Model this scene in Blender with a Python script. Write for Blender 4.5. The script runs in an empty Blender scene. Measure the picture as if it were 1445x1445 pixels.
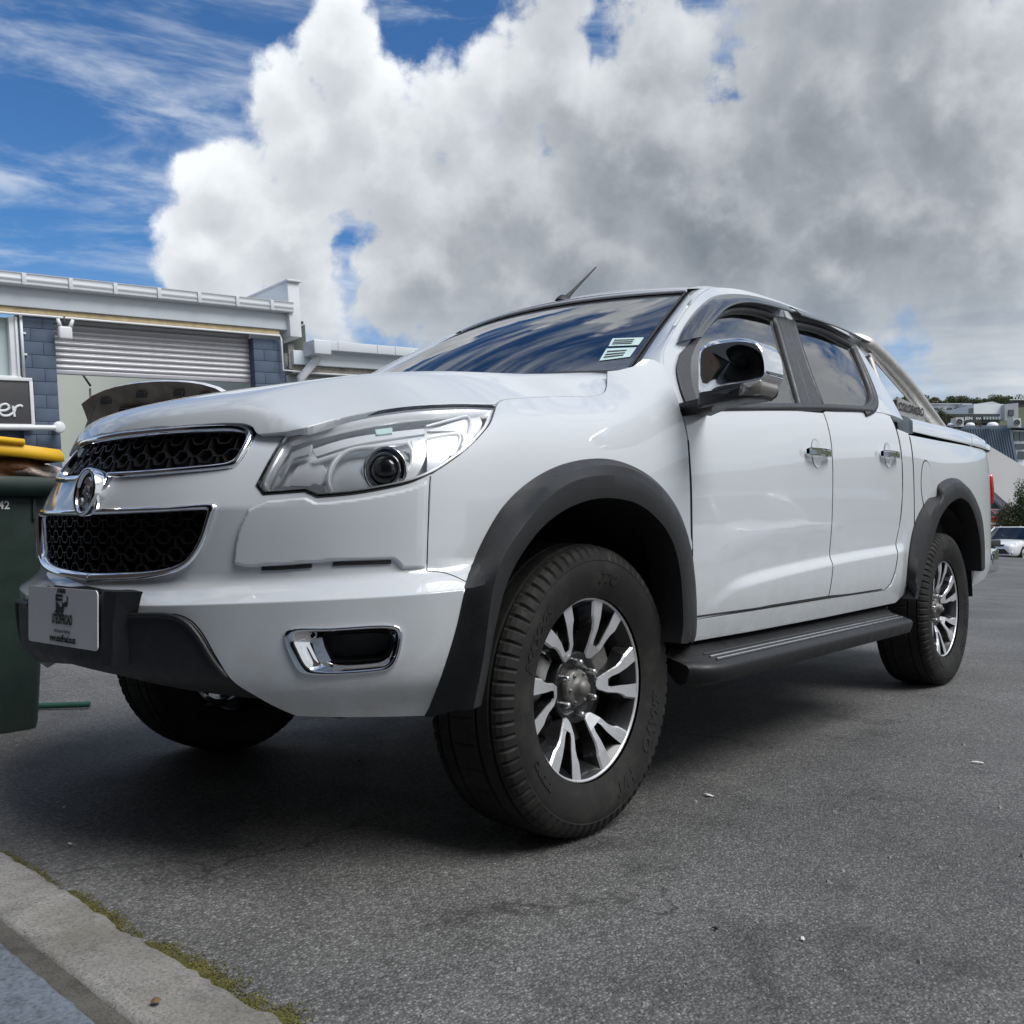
import bpy, bmesh, math, random
import numpy as np
from mathutils import Vector, Matrix, geometry

random.seed(7); np.random.seed(7)
scn = bpy.context.scene
col = scn.collection

# ---------------------------------------------------------------- camera
CAMP = np.array([2.39518650, -2.10876055, 0.818904777])
YAW, PIT, ROL, FPX = -0.698410352, 0.0148415311, -0.00691275770, 1373.74122
_f = np.array([math.sin(YAW)*math.cos(PIT), math.cos(YAW)*math.cos(PIT), math.sin(PIT)])
_r = np.array([math.cos(YAW), -math.sin(YAW), 0.0]); _u = np.cross(_r, _f)
CR = math.cos(ROL)*_r + math.sin(ROL)*_u
CU = -math.sin(ROL)*_r + math.cos(ROL)*_u
CF = _f
cam = bpy.data.cameras.new('camera'); cam.sensor_width = 36.0; cam.lens = FPX/1445.0*36.0
cam.clip_start = 0.05; cam.clip_end = 3000
camo = bpy.data.objects.new('camera', cam); col.objects.link(camo)
camo.matrix_world = Matrix(((CR[0], CU[0], -CF[0], CAMP[0]), (CR[1], CU[1], -CF[1], CAMP[1]),
                            (CR[2], CU[2], -CF[2], CAMP[2]), (0, 0, 0, 1)))
scn.camera = camo
scn.render.resolution_x = scn.render.resolution_y = 1024
scn.view_settings.view_transform = 'Standard'
scn.view_settings.look = 'None'
scn.view_settings.exposure = 0.0
scn.view_settings.gamma = 1.0

# ---------------------------------------------------------------- light and sky
SUN_AZ, SUN_EL = math.radians(84), math.radians(55)     # azimuth from +Y towards +X
SUND = Vector((math.sin(SUN_AZ)*math.cos(SUN_EL), math.cos(SUN_AZ)*math.cos(SUN_EL), math.sin(SUN_EL)))
sl = bpy.data.lights.new('sun', 'SUN'); sl.energy = 2.9; sl.angle = math.radians(34); sl.color = (1.0, 0.99, 0.98)
so = bpy.data.objects.new('sun', sl); col.objects.link(so)
so.rotation_euler = SUND.to_track_quat('Z', 'Y').to_euler()

world = bpy.data.worlds.new('World'); scn.world = world; world.use_nodes = True
SKYSTR = 0.10
def build_sky():
    nt = world.node_tree; N = nt.nodes; L = nt.links
    N.clear()
    def nd(t, **k):
        n = N.new(t)
        for a, b in k.items(): setattr(n, a, b)
        return n
    def mth(op, a, b=None, c=None, clamp=False):
        n = nd('ShaderNodeMath', operation=op, use_clamp=clamp)
        for i, x in enumerate((a, b, c)):
            if x is None: continue
            if isinstance(x, (int, float)): n.inputs[i].default_value = x
            else: L.new(x, n.inputs[i])
        return n.outputs[0]
    def vm(op, a, b=None, s=None):
        n = nd('ShaderNodeVectorMath', operation=op)
        for i, x in enumerate((a, b)):
            if x is None: continue
            if isinstance(x, (tuple, list)): n.inputs[i].default_value = x
            else: L.new(x, n.inputs[i])
        if s is not None:
            if isinstance(s, (int, float)): n.inputs['Scale'].default_value = s
            else: L.new(s, n.inputs['Scale'])
        return n.outputs['Value'] if op in ('DOT_PRODUCT', 'LENGTH', 'DISTANCE') else n.outputs[0]
    def ss(x, a, b):
        n = nd('ShaderNodeMapRange', interpolation_type='SMOOTHSTEP')
        L.new(x, n.inputs['Value']); n.inputs['From Min'].default_value = a; n.inputs['From Max'].default_value = b
        return n.outputs[0]
    def noise(v, sc, det, rough=0.55, lac=2.1, dist=0.0):
        n = nd('ShaderNodeTexNoise'); L.new(v, n.inputs['Vector'])
        n.inputs['Scale'].default_value = sc; n.inputs['Detail'].default_value = det
        n.inputs['Roughness'].default_value = rough; n.inputs['Lacunarity'].default_value = lac
        n.inputs['Distortion'].default_value = dist
        return n.outputs[0]
    def mixc(f, a, b):
        n = nd('ShaderNodeMix', data_type='RGBA')
        if isinstance(f, (int, float)): n.inputs[0].default_value = f
        else: L.new(f, n.inputs[0])
        for i, x in ((6, a), (7, b)):
            if isinstance(x, tuple): n.inputs[i].default_value = x + (1,)
            else: L.new(x, n.inputs[i])
        return n.outputs[2]
    tc = nd('ShaderNodeTexCoord'); D = vm('NORMALIZE', tc.outputs['Generated'])
    sky = nd('ShaderNodeTexSky'); sky.sky_type = 'NISHITA'; sky.sun_disc = False
    sky.sun_elevation = SUN_EL; sky.sun_rotation = SUN_AZ
    sky.air_density = 1.0; sky.dust_density = 0.3; sky.ozone_density = 2.0
    skc = vm('SCALE', sky.outputs[0], s=SKYSTR)
    # deepen the clear blue a little
    skc = vm('MULTIPLY', skc, (0.46, 0.82, 1.16))
    sep = nd('ShaderNodeSeparateXYZ'); L.new(D, sep.inputs[0]); z = sep.outputs[2]
    zc = mth('MAXIMUM', z, 0.0)
    # cumulus field in direction space; placed banks give the big shapes, noise the billows
    def pdir(px, py):
        d = CF + (px-722.5)/FPX*CR - (py-722.5)/FPX*CU
        d = d/np.linalg.norm(d); return tuple(float(x) for x in d)
    def bank(v, px, py, rad, soft):
        dd = vm('DISTANCE', v, pdir(px, py))
        return mth('SUBTRACT', 1.0, ss(dd, rad*(1-soft), rad*(1+soft)))
    def billow(v, sc):
        return mth('ABSOLUTE', mth('SUBTRACT', noise(v, sc, 0), .5))
    LUMPS = [(472, 75, 62), (395, 125, 62), (505, 150, 70), (440, 195, 85), (640, 180, 75), (735, 125, 78), (805, 135, 80), (325, 265, 72), (290, 345, 62),
             (410, 340, 100), (570, 270, 130), (700, 280, 150), (860, 220, 130), (955, 175, 95), (590, 375, 115), (800, 380, 160), (1010, 300, 170),
             (1170, 190, 210), (1330, 140, 240), (1420, 330, 200), (1190, 400, 150), (960, 60, 70), (1240, -120, 240), (1010, 360, 60), (820, -160, 150)]
    def shape(v, det, fine=True):
        B = None
        for (px, py, r) in LUMPS:
            b = mth('MULTIPLY_ADD', vm('DISTANCE', v, pdir(px, py)), -FPX/r, 1.0)
            B = b if B is None else mth('SMOOTH_MAX', B, b, .25)
        n1 = noise(vm('MULTIPLY', v, (1, 1, 1.7)), 1.9, 2, .5)
        B = mth('SMOOTH_MAX', B, mth('SUBTRACT', mth('MULTIPLY_ADD', n1, 5.0, -2.85), mth('MULTIPLY', bank(v, 130, 150, .34, .35), 1.6)), .25)
        deck = mth('MULTIPLY_ADD', vm('DOT_PRODUCT', v, (.86, .38, .34)), 3.2, -1.75)
        B = mth('SMOOTH_MAX', B, deck, .25)
        n2 = noise(v, 7.0, det, .60, 2.2)
        d = mth('MULTIPLY_ADD', mth('SUBTRACT', n2, .5), 2.0, B)
        d = mth('MULTIPLY_ADD', mth('SUBTRACT', billow(v, 9.0), .12), 1.5, d)
        d = mth('MULTIPLY_ADD', mth('SUBTRACT', billow(v, 23.0), .12), .62, d)
        if fine: d = mth('MULTIPLY_ADD', mth('SUBTRACT', billow(v, 55.0), .12), .28, d)
        return d
    SHADE = [(1330, 250, .36, .75, .26), (900, 400, .22, .8, .14), (640, 460, .16, .8, .14), (1150, 420, .2, .8, .08)]
    d0 = shape(D, 6)
    LD = np.array((SUND.x, SUND.y, SUND.z))*.5+np.array((0, 0, .55))
    d1 = shape(vm('ADD', D, tuple(LD*0.034)), 5, True)
    cov = ss(d0, -.16, 0.18)
    lit = mth('SUBTRACT', d0, d1)                               # + where the side faces the sun
    th_ = mth('TANH', mth('MULTIPLY', mth('SUBTRACT', lit, .05), 1.25)); tone = mth('ADD', mth('MULTIPLY', mth('MAXIMUM', th_, 0.0), .36), mth('MULTIPLY', mth('MINIMUM', th_, 0.0), .23))
    edge = mth('MULTIPLY', mth('SUBTRACT', 1.0, ss(d0, .0, .9)), .20)
    br = mth('ADD', mth('ADD', tone, .66), edge)
    for (px, py, rad, soft, w) in SHADE:
        br = mth('SUBTRACT', br, mth('MULTIPLY', bank(D, px, py, rad, soft), w))
    soft_ = noise(D, 3.2, 3, .5)
    br = mth('ADD', br, mth('MULTIPLY', mth('SUBTRACT', soft_, .5), .22))
    br = mth('MINIMUM', mth('SMOOTH_MAX', br, 0.10, .15), 1.0)
    ccol = mixc(br, (0.075, 0.105, 0.145), (0.965, 1.0, 1.04))
    out = mixc(cov, skc, ccol)
    # thin high veil and streaks low down
    vs = noise(vm('MULTIPLY', D, (1.2, 1.2, 6.0)), 3.1, 5, .6, 2.1, .4)
    veil = mth('MULTIPLY', ss(vs, .38, .70), .72)
    out = mixc(mth('MULTIPLY', veil, mth('SUBTRACT', 1.0, cov)), out, (0.80, 0.86, 0.93))
    hz = mth('SUBTRACT', 1.0, ss(zc, 0.06, 0.27))
    str2 = noise(vm('MULTIPLY', D, (1.6, 1.6, 11.0)), 2.6, 4, .55, 2.1, .2)
    lowc = mixc(ss(str2, .38, .64), (0.40, 0.50, 0.62), (0.74, 0.79, 0.84))
    out = mixc(mth('MULTIPLY', hz, .75), out, lowc)
    gnd = ss(z, -0.02, 0.0)
    out = mixc(gnd, (0.12, 0.12, 0.125), out)
    bg = nd('ShaderNodeBackground'); L.new(out, bg.inputs[0]); bg.inputs[1].default_value = 1.0
    o = nd('ShaderNodeOutputWorld'); L.new(bg.outputs[0], o.inputs[0])
build_sky()
world.cycles.sampling_method = 'MANUAL'; world.cycles.sample_map_resolution = 512

# ---------------------------------------------------------------- helpers
def ray(px, py): return CF + (px-722.5)/FPX*CR - (py-722.5)/FPX*CU
def atX(px, py, X): d = ray(px, py); return CAMP + d*(X-CAMP[0])/d[0]
def atY(px, py, Y): d = ray(px, py); return CAMP + d*(Y-CAMP[1])/d[1]
def atZ(px, py, Z): d = ray(px, py); return CAMP + d*(Z-CAMP[2])/d[2]
def atD(px, py, dep): return CAMP + ray(px, py)*dep
def planehit(px, py, O, n): d = ray(px, py); return CAMP + d*(np.dot(np.asarray(O)-CAMP, n)/np.dot(d, n))

def pchip(xs, ys):
    xs = np.asarray(xs, float); ys = np.asarray(ys, float); h = np.diff(xs); d = np.diff(ys)/h
    m = np.zeros_like(ys)
    for i in range(1, len(xs)-1):
        if d[i-1]*d[i] > 0:
            w1 = 2*h[i]+h[i-1]; w2 = h[i]+2*h[i-1]; m[i] = (w1+w2)/(w1/d[i-1]+w2/d[i])
    m[0] = d[0]; m[-1] = d[-1]
    def f(x):
        x = np.clip(np.asarray(x, float), xs[0], xs[-1]); i = np.clip(np.searchsorted(xs, x)-1, 0, len(h)-1)
        t = (x-xs[i])/h[i]; t2 = t*t; t3 = t2*t
        return (2*t3-3*t2+1)*ys[i]+(t3-2*t2+t)*h[i]*m[i]+(-2*t3+3*t2)*ys[i+1]+(t3-t2)*h[i]*m[i+1]
    return f
def cspl(xs, ys):
    """natural cubic spline (C2) for shapes that show reflections"""
    xs = np.asarray(xs, float); ys = np.asarray(ys, float); n = len(xs); h = np.diff(xs)
    A = np.eye(n); b = np.zeros(n)
    for i in range(1, n-1):
        A[i, i-1] = h[i-1]; A[i, i] = 2*(h[i-1]+h[i]); A[i, i+1] = h[i]
        b[i] = 6*((ys[i+1]-ys[i])/h[i]-(ys[i]-ys[i-1])/h[i-1])
    M = np.linalg.solve(A, b)
    def f(x):
        x = np.clip(np.asarray(x, float), xs[0], xs[-1]); i = np.clip(np.searchsorted(xs, x)-1, 0, n-2)
        a = (xs[i+1]-x); c = (x-xs[i]); hi = h[i]
        return M[i]*a**3/(6*hi)+M[i+1]*c**3/(6*hi)+(ys[i]/hi-M[i]*hi/6)*a+(ys[i+1]/hi-M[i+1]*hi/6)*c
    return f
def sstep(x, a, b):
    t = np.clip((np.asarray(x, float)-a)/(b-a), 0, 1); return t*t*(3-2*t)

def curve(pts, n=8, closed=False):
    """smooth polyline; a third element 1 marks a corner"""
    P = [np.array(p[:-1] if len(p) % 2 == 1 and len(p) == 3 else p, float) for p in pts]
    c = [len(p) == 3 for p in pts]
    N = len(P); out = []
    if closed and not any(c):
        idx = [(i-1, i, i+1, i+2) for i in range(N)]
        for a, b, d, e in idx:
            p0, p1, p2, p3 = P[a % N], P[b % N], P[d % N], P[e % N]
            for k in range(n): out.append(_cr(p0, p1, p2, p3, k/n))
        return np.array(out)
    segs = range(N) if closed else range(N-1)
    for i in segs:
        p1, p2 = P[i % N], P[(i+1) % N]
        p0 = P[(i-1) % N] if (not c[i % N] and (closed or i > 0)) else p1-(p2-p1)
        p3 = P[(i+2) % N] if (not c[(i+1) % N] and (closed or i+2 < N)) else p2+(p2-p1)
        for k in range(n): out.append(_cr(p0, p1, p2, p3, k/n))
    if not closed: out.append(P[-1])
    return np.array(out)
def _cr(p0, p1, p2, p3, t):
    e = 0.5
    def kn(a, b): return max(np.linalg.norm(b-a), 1e-6)**e
    t1 = kn(p0, p1); t2 = t1+kn(p1, p2); t3 = t2+kn(p2, p3); t = t1+(t2-t1)*t
    A1 = (t1-t)/t1*p0+t/t1*p1; A2 = (t2-t)/(t2-t1)*p1+(t-t1)/(t2-t1)*p2; A3 = (t3-t)/(t3-t2)*p2+(t-t2)/(t3-t2)*p3
    B1 = (t2-t)/t2*A1+t/t2*A2; B2 = (t3-t)/(t3-t1)*A2+(t-t1)/(t3-t1)*A3
    return (t2-t)/(t2-t1)*B1+(t-t1)/(t2-t1)*B2
def resample(P, n, closed=False):
    P = np.asarray(P, float)
    if closed: P = np.vstack([P, P[:1]])
    s = np.r_[0, np.cumsum(np.linalg.norm(np.diff(P, axis=0), axis=1))]
    t = np.linspace(0, s[-1], n+1 if closed else n)
    if closed: t = t[:-1]
    return np.stack([np.interp(t, s, P[:, k]) for k in range(P.shape[1])], 1)

MATS = {}
def principled(name, base, rough=.5, metal=0., coat=0., coatr=.03, spec=.5, **k):
    m = bpy.data.materials.new(name); m.use_nodes = True
    b = m.node_tree.nodes['Principled BSDF']
    b.inputs['Base Color'].default_value = tuple(base)+(1,) if len(base) == 3 else base
    b.inputs['Roughness'].default_value = rough; b.inputs['Metallic'].default_value = metal
    b.inputs['Coat Weight'].default_value = coat; b.inputs['Coat Roughness'].default_value = coatr
    b.inputs['Specular IOR Level'].default_value = spec
    for a, v in k.items(): b.inputs[a.replace('_', ' ')].default_value = v
    MATS[name] = m
    return m
class NT:
    def __init__(s, m): s.nt = m.node_tree; s.N = s.nt.nodes; s.L = s.nt.links; s.b = s.N.get('Principled BSDF')
    def nd(s, t, **k):
        n = s.N.new(t)
        for a, b in k.items(): setattr(n, a, b)
        return n
    def obj(s): return s.nd('ShaderNodeTexCoord').outputs['Object']
    def geo(s): return s.nd('ShaderNodeNewGeometry').outputs['Position']
    def noise(s, v, sc, det=4, rough=.55, dist=0., out=0):
        n = s.nd('ShaderNodeTexNoise'); s.L.new(v, n.inputs['Vector']); n.inputs['Scale'].default_value = sc
        n.inputs['Detail'].default_value = det; n.inputs['Roughness'].default_value = rough; n.inputs['Distortion'].default_value = dist
        return n.outputs[out]
    def ramp(s, x, stops, interp='LINEAR'):
        n = s.nd('ShaderNodeValToRGB'); s.L.new(x, n.inputs[0]); r = n.color_ramp; r.interpolation = interp
        while len(r.elements) > 1: r.elements.remove(r.elements[0])
        r.elements[0].position = stops[0][0]; r.elements[0].color = _c4(stops[0][1])
        for p, c in stops[1:]: e = r.elements.new(p); e.color = _c4(c)
        return n.outputs[0]
    def mix(s, f, a, b, mode='MIX'):
        n = s.nd('ShaderNodeMix', data_type='RGBA', blend_type=mode)
        for i, x in ((0, f), (6, a), (7, b)):
            if isinstance(x, (int, float)): n.inputs[i].default_value = x if i == 0 else (x, x, x, 1)
            elif isinstance(x, tuple): n.inputs[i].default_value = _c4(x)
            else: s.L.new(x, n.inputs[i])
        return n.outputs[2]
    def math(s, op, a, b=0., clamp=False):
        n = s.nd('ShaderNodeMath', operation=op, use_clamp=clamp)
        for i, x in enumerate((a, b)):
            if isinstance(x, (int, float)): n.inputs[i].default_value = x
            else: s.L.new(x, n.inputs[i])
        return n.outputs[0]
    def bump(s, h, st=.3, dist=.01):
        n = s.nd('ShaderNodeBump'); n.inputs['Strength'].default_value = st; n.inputs['Distance'].default_value = dist
        s.L.new(h, n.inputs['Height']); s.L.new(n.outputs[0], s.b.inputs['Normal']); return n
    def to(s, x, name): s.L.new(x, s.b.inputs[name])
def _c4(c):
    if isinstance(c, (int, float)): return (c, c, c, 1)
    return tuple(c)+(1,) if len(c) == 3 else c
def varied(name, base, rough=.5, var=.12, sc=6., bump=0., bsc=60., **k):
    """principled with a slow tone drift, uneven gloss and fine relief"""
    m = principled(name, base, rough, **k); t = NT(m); o = t.obj()
    n = t.noise(o, sc, 6, .6); c = np.array(base)
    t.to(t.ramp(n, [(.25, tuple(c*(1-var))), (.75, tuple(np.minimum(c*(1+var), 1)))]), 'Base Color')
    r = t.noise(o, sc*3.3, 5, .6)
    t.to(t.ramp(r, [(.3, max(rough-.08, .01)), (.7, min(rough+.1, 1))]), 'Roughness')
    if bump: t.bump(t.noise(o, bsc, 5, .6), bump, .004)
    return m
def glassmat(name, tint=(1, 1, 1), dark=0.0, rough=0.0, ior=1.5):
    m = bpy.data.materials.new(name); m.use_nodes = True; nt = m.node_tree; nt.nodes.clear()
    tr = nt.nodes.new('ShaderNodeBsdfTransparent'); tr.inputs[0].default_value = tuple(np.array(tint)*(1-dark))+(1,)
    gl = nt.nodes.new('ShaderNodeBsdfGlossy'); gl.inputs['Roughness'].default_value = rough; gl.inputs[0].default_value = (1, 1, 1, 1)
    fr = nt.nodes.new('ShaderNodeFresnel'); fr.inputs[0].default_value = ior
    mx = nt.nodes.new('ShaderNodeMixShader'); o = nt.nodes.new('ShaderNodeOutputMaterial')
    nt.links.new(fr.outputs[0], mx.inputs[0]); nt.links.new(tr.outputs[0], mx.inputs[1]); nt.links.new(gl.outputs[0], mx.inputs[2])
    nt.links.new(mx.outputs[0], o.inputs[0]); MATS[name] = m
    return m

def empty(name, label=None, cat=None, group=None, loc=(0, 0, 0), rot=None):
    o = bpy.data.objects.new(name, None); col.objects.link(o); o.location = loc; o.empty_display_size = .1
    if rot is not None: o.rotation_euler = rot
    return tag(o, label, cat, group)
def tag(o, label=None, cat=None, group=None, kind=None):
    if label: o['label'] = label
    if cat: o['category'] = cat
    if group: o['group'] = group
    if kind: o['kind'] = kind
    return o
def link(name, me, mat, parent=None):
    o = bpy.data.objects.new(name, me); col.objects.link(o)
    for m in (mat if isinstance(mat, (list, tuple)) else [mat]):
        if m is not None: me.materials.append(m)
    if parent is not None: o.parent = parent
    return o
class MB:
    """collects shapes and links them as one mesh object"""
    def __init__(s): s.v = []; s.f = []; s.m = []; s.sm = []
    def add(s, v, f, mi=0, smooth=False):
        b = len(s.v); s.v += [tuple(float(c) for c in p) for p in v]
        for q in f: s.f.append(tuple(b+i for i in q)); s.m.append(mi); s.sm.append(smooth)
        return s
    def box(s, c, d, R=None, mi=0, bev=0.0):
        c = np.array(c, float); h = np.array(d, float)/2
        if bev > 0:
            b = min(bev, *(h*.49)); vs = []; fs = []
            bm = bmesh.new(); bmesh.ops.create_cube(bm, size=1)
            bmesh.ops.scale(bm, vec=Vector(tuple(h*2)), verts=bm.verts)
            bmesh.ops.bevel(bm, geom=list(bm.edges), offset=b, segments=2, affect='EDGES', profile=.6)
            vs = np.array([v.co for v in bm.verts]); bm.verts.index_update(); fs = [[v.index for v in f.verts] for f in bm.faces]; bm.free()
        else:
            vs = np.array([(x, y, z) for x in (-1, 1) for y in (-1, 1) for z in (-1, 1)])*h
            fs = [(0, 1, 3, 2), (4, 6, 7, 5), (0, 4, 5, 1), (2, 3, 7, 6), (0, 2, 6, 4), (1, 5, 7, 3)]
        if R is not None: vs = vs@np.array(R).T
        return s.add(vs+c, fs, mi, bev > 0)
    def tube(s, pts, r, n=12, cap=True, mi=0, flat=None):
        P = [np.array(p, float) for p in pts]; rings = []
        rr = r if isinstance(r, (list, tuple, np.ndarray)) else [r]*len(P)
        up = np.array((0, 0, 1.)) if flat is None else np.array(flat[0], float)
        for i, p in enumerate(P):
            t = P[min(i+1, len(P)-1)]-P[max(i-1, 0)]; t = t/np.linalg.norm(t)
            a = np.cross(up, t)
            if np.linalg.norm(a) < .05: a = np.cross((1, 0, 0), t)
            a = a/np.linalg.norm(a); b = np.cross(t, a); k = 1.0 if flat is None else flat[1]
            rings.append([p+rr[i]*(math.cos(2*math.pi*j/n)*a+k*math.sin(2*math.pi*j/n)*b) for j in range(n)])
        v = [q for r_ in rings for q in r_]; f = []
        for i in range(len(P)-1):
            for j in range(n): f.append((i*n+j, i*n+(j+1) % n, (i+1)*n+(j+1) % n, (i+1)*n+j))
        s.add(v, f, mi, True)
        if cap:
            s.add(rings[0], [tuple(range(n-1, -1, -1))], mi); s.add(rings[-1], [tuple(range(n))], mi)
        return s
    def lathe(s, prof, n=48, M=None, mi=0, smooth=True, closed=False):
        """profile of (radius, height) turned about local +Z, placed by 4x4 M"""
        v = []; f = []; m = len(prof)
        for j in range(n):
            a = 2*math.pi*j/n
            for r, h in prof: v.append((r*math.cos(a), r*math.sin(a), h))
        for j in range(n):
            k = (j+1) % n
            for i in range(m-1): f.append((j*m+i, k*m+i, k*m+i+1, j*m+i+1))
        if M is not None: v = [tuple(M@Vector(p)) for p in v]
        return s.add(v, f, mi, smooth)
    def loft(s, curves, closed=False, mi=0, smooth=True, flip=False):
        n = len(curves[0]); v = [p for c in curves for p in c]; f = []
        for i in range(len(curves)-1):
            for j in range(n if closed else n-1):
                k = (j+1) % n; q = (i*n+j, i*n+k, (i+1)*n+k, (i+1)*n+j)
                f.append(q[::-1] if flip else q)
        return s.add(v, f, mi, smooth)
    def prism(s, poly, ax0, ax1, d, O=(0, 0, 0), mi=0, side_mi=None):
        """polygon in plane (ax0, ax1) at O, extruded by vector d"""
        O = np.array(O, float); a0 = np.array(ax0, float); a1 = np.array(ax1, float); d = np.array(d, float); n = len(poly)
        A = [O+a0*x+a1*y for x, y in poly]; B = [p+d for p in A]
        s.add(A, [tuple(range(n-1, -1, -1))], mi); s.add(B, [tuple(range(n))], mi)
        s.add(A+B, [(i, (i+1) % n, n+(i+1) % n, n+i) for i in range(n)], mi if side_mi is None else side_mi)
        return s
    def mirrored(s):
        o = MB(); o.v = [(-x, y, z) for x, y, z in s.v]; o.f = [q[::-1] for q in s.f]; o.m = s.m[:]; o.sm = s.sm[:]; return o
    def merge(s, o, fn=None):
        b = len(s.v); s.v += [fn(p) for p in o.v] if fn else o.v; s.f += [tuple(b+i for i in q) for q in o.f]; s.m += o.m; s.sm += o.sm; return s
    def mesh(s, name, recalc=True):
        me = bpy.data.meshes.new(name); me.from_pydata(s.v, [], s.f)
        me.polygons.foreach_set('material_index', s.m); me.polygons.foreach_set('use_smooth', s.sm)
        if recalc:
            bm = bmesh.new(); bm.from_mesh(me); bmesh.ops.remove_doubles(bm, verts=bm.verts, dist=1e-6) if len(s.v) < 40 else None
            bmesh.ops.recalc_face_normals(bm, faces=bm.faces); bm.to_mesh(me); bm.free()
        me.update(); return me
    def build(s, name, mat, parent=None, recalc=True, sharp=None):
        me = s.mesh(name, recalc)
        if sharp:
            try: me.set_sharp_from_angle(angle=math.radians(sharp))
            except Exception: pass
        return link(name, me, mat, parent)
def both(mb, name, mat, parent, sub=None):
    a = mb.build(name, mat, parent); b = mb.mirrored().build(name, mat, parent); return a, b

def text_polys(s, size, align='CENTER', extrude=0.0, shear=0., bold=0.0, xs=1.0):
    c = bpy.data.curves.new('lettering', 'FONT'); c.body = s; c.size = size; c.align_x = align; c.align_y = 'CENTER'
    c.extrude = extrude; c.shear = shear; c.offset = bold; c.resolution_u = 4
    o = bpy.data.objects.new('lettering', c); col.objects.link(o)
    bpy.context.view_layer.update()
    me = o.evaluated_get(bpy.context.evaluated_depsgraph_get()).to_mesh()
    v = [(p.co.x*xs, p.co.y, p.co.z) for p in me.vertices]; f = [tuple(p.vertices) for p in me.polygons]
    o.to_mesh_clear() if hasattr(o, 'to_mesh_clear') else None
    bpy.data.objects.remove(o); bpy.data.curves.remove(c)
    return v, f

# ---------------------------------------------------------------- trimmed surfaces
def inpoly(P, poly):
    x, y = P[:, 0], P[:, 1]; c = np.zeros(len(P), bool); n = len(poly); j = n-1
    for i in range(n):
        xi, yi = poly[i]; xj, yj = poly[j]
        m = ((yi > y) != (yj > y)) & (x < (xj-xi)*(y-yi)/((yj-yi) if abs(yj-yi) > 1e-12 else 1e-12)+xi); c ^= m; j = i
    return c
def distpoly(P, poly):
    A = np.asarray(poly); B = np.roll(A, -1, 0); best = np.full(len(P), 1e9)
    for a, b in zip(A, B):
        d = b-a; t = np.clip(((P-a)@d)/max(d@d, 1e-12), 0, 1)[:, None]; best = np.minimum(best, np.linalg.norm(P-a-t*d, axis=1))
    return best
class Surf:
    """surface with parameters (u, v); pos(u, v, off) and outside function F(P)"""
    scale = (1., 1.)
    def hit(s, px, py, t0=1.2, t1=8.5):
        d = ray(px, py); t = np.linspace(t0, t1, 420); P = CAMP+t[:, None]*d
        F = s.F(P); k = np.where((F[:-1] > 0) & (F[1:] <= 0))[0]
        if len(k) == 0:
            k = [int(np.nanargmin(np.abs(F)))]; tt = t[k[0]]
        else:
            a, b = t[k[0]], t[k[0]+1]
            for _ in range(16):
                m = (a+b)/2
                if s.F((CAMP+m*d)[None])[0] > 0: a = m
                else: b = m
            tt = (a+b)/2
        return s.uv(CAMP+tt*d)
    def uvs(s, pts, t0=1.2, t1=8.5):
        D = np.array([ray(*p[:2]) for p in pts]); n = len(D); t = np.linspace(t0, t1, 420)
        P = CAMP+t[None, :, None]*D[:, None, :]; F = s.F(P.reshape(-1, 3)).reshape(n, -1)
        ch = (F[:, :-1] > 0) & (F[:, 1:] <= 0); has = ch.any(1); k = np.where(has, ch.argmax(1), np.abs(F[:, :-1]).argmin(1))
        a = t[k].copy(); b = t[k+1].copy()
        for _ in range(16):
            m = (a+b)/2; o = s.F(CAMP+m[:, None]*D) > 0; a = np.where(has & o, m, a); b = np.where(has & ~o, m, b)
        tt = np.where(has, (a+b)/2, t[k])
        return np.array([s.uv(q) for q in CAMP+tt[:, None]*D])
    def nrm(s, u, v):
        e = 2e-3
        du = s.pos(u+e, v)-s.pos(u-e, v); dv = s.pos(u, v+e)-s.pos(u, v-e)
        n = np.cross(du, dv); n /= (np.linalg.norm(n, axis=1)[:, None]+1e-12)
        return n*s.orient
    def at(s, uv, off=0.):
        uv = np.atleast_2d(uv); u, v = uv[:, 0], uv[:, 1]; P = s.pos(u, v)
        if np.any(off): P = P+s.nrm(u, v)*off
        return P
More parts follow.
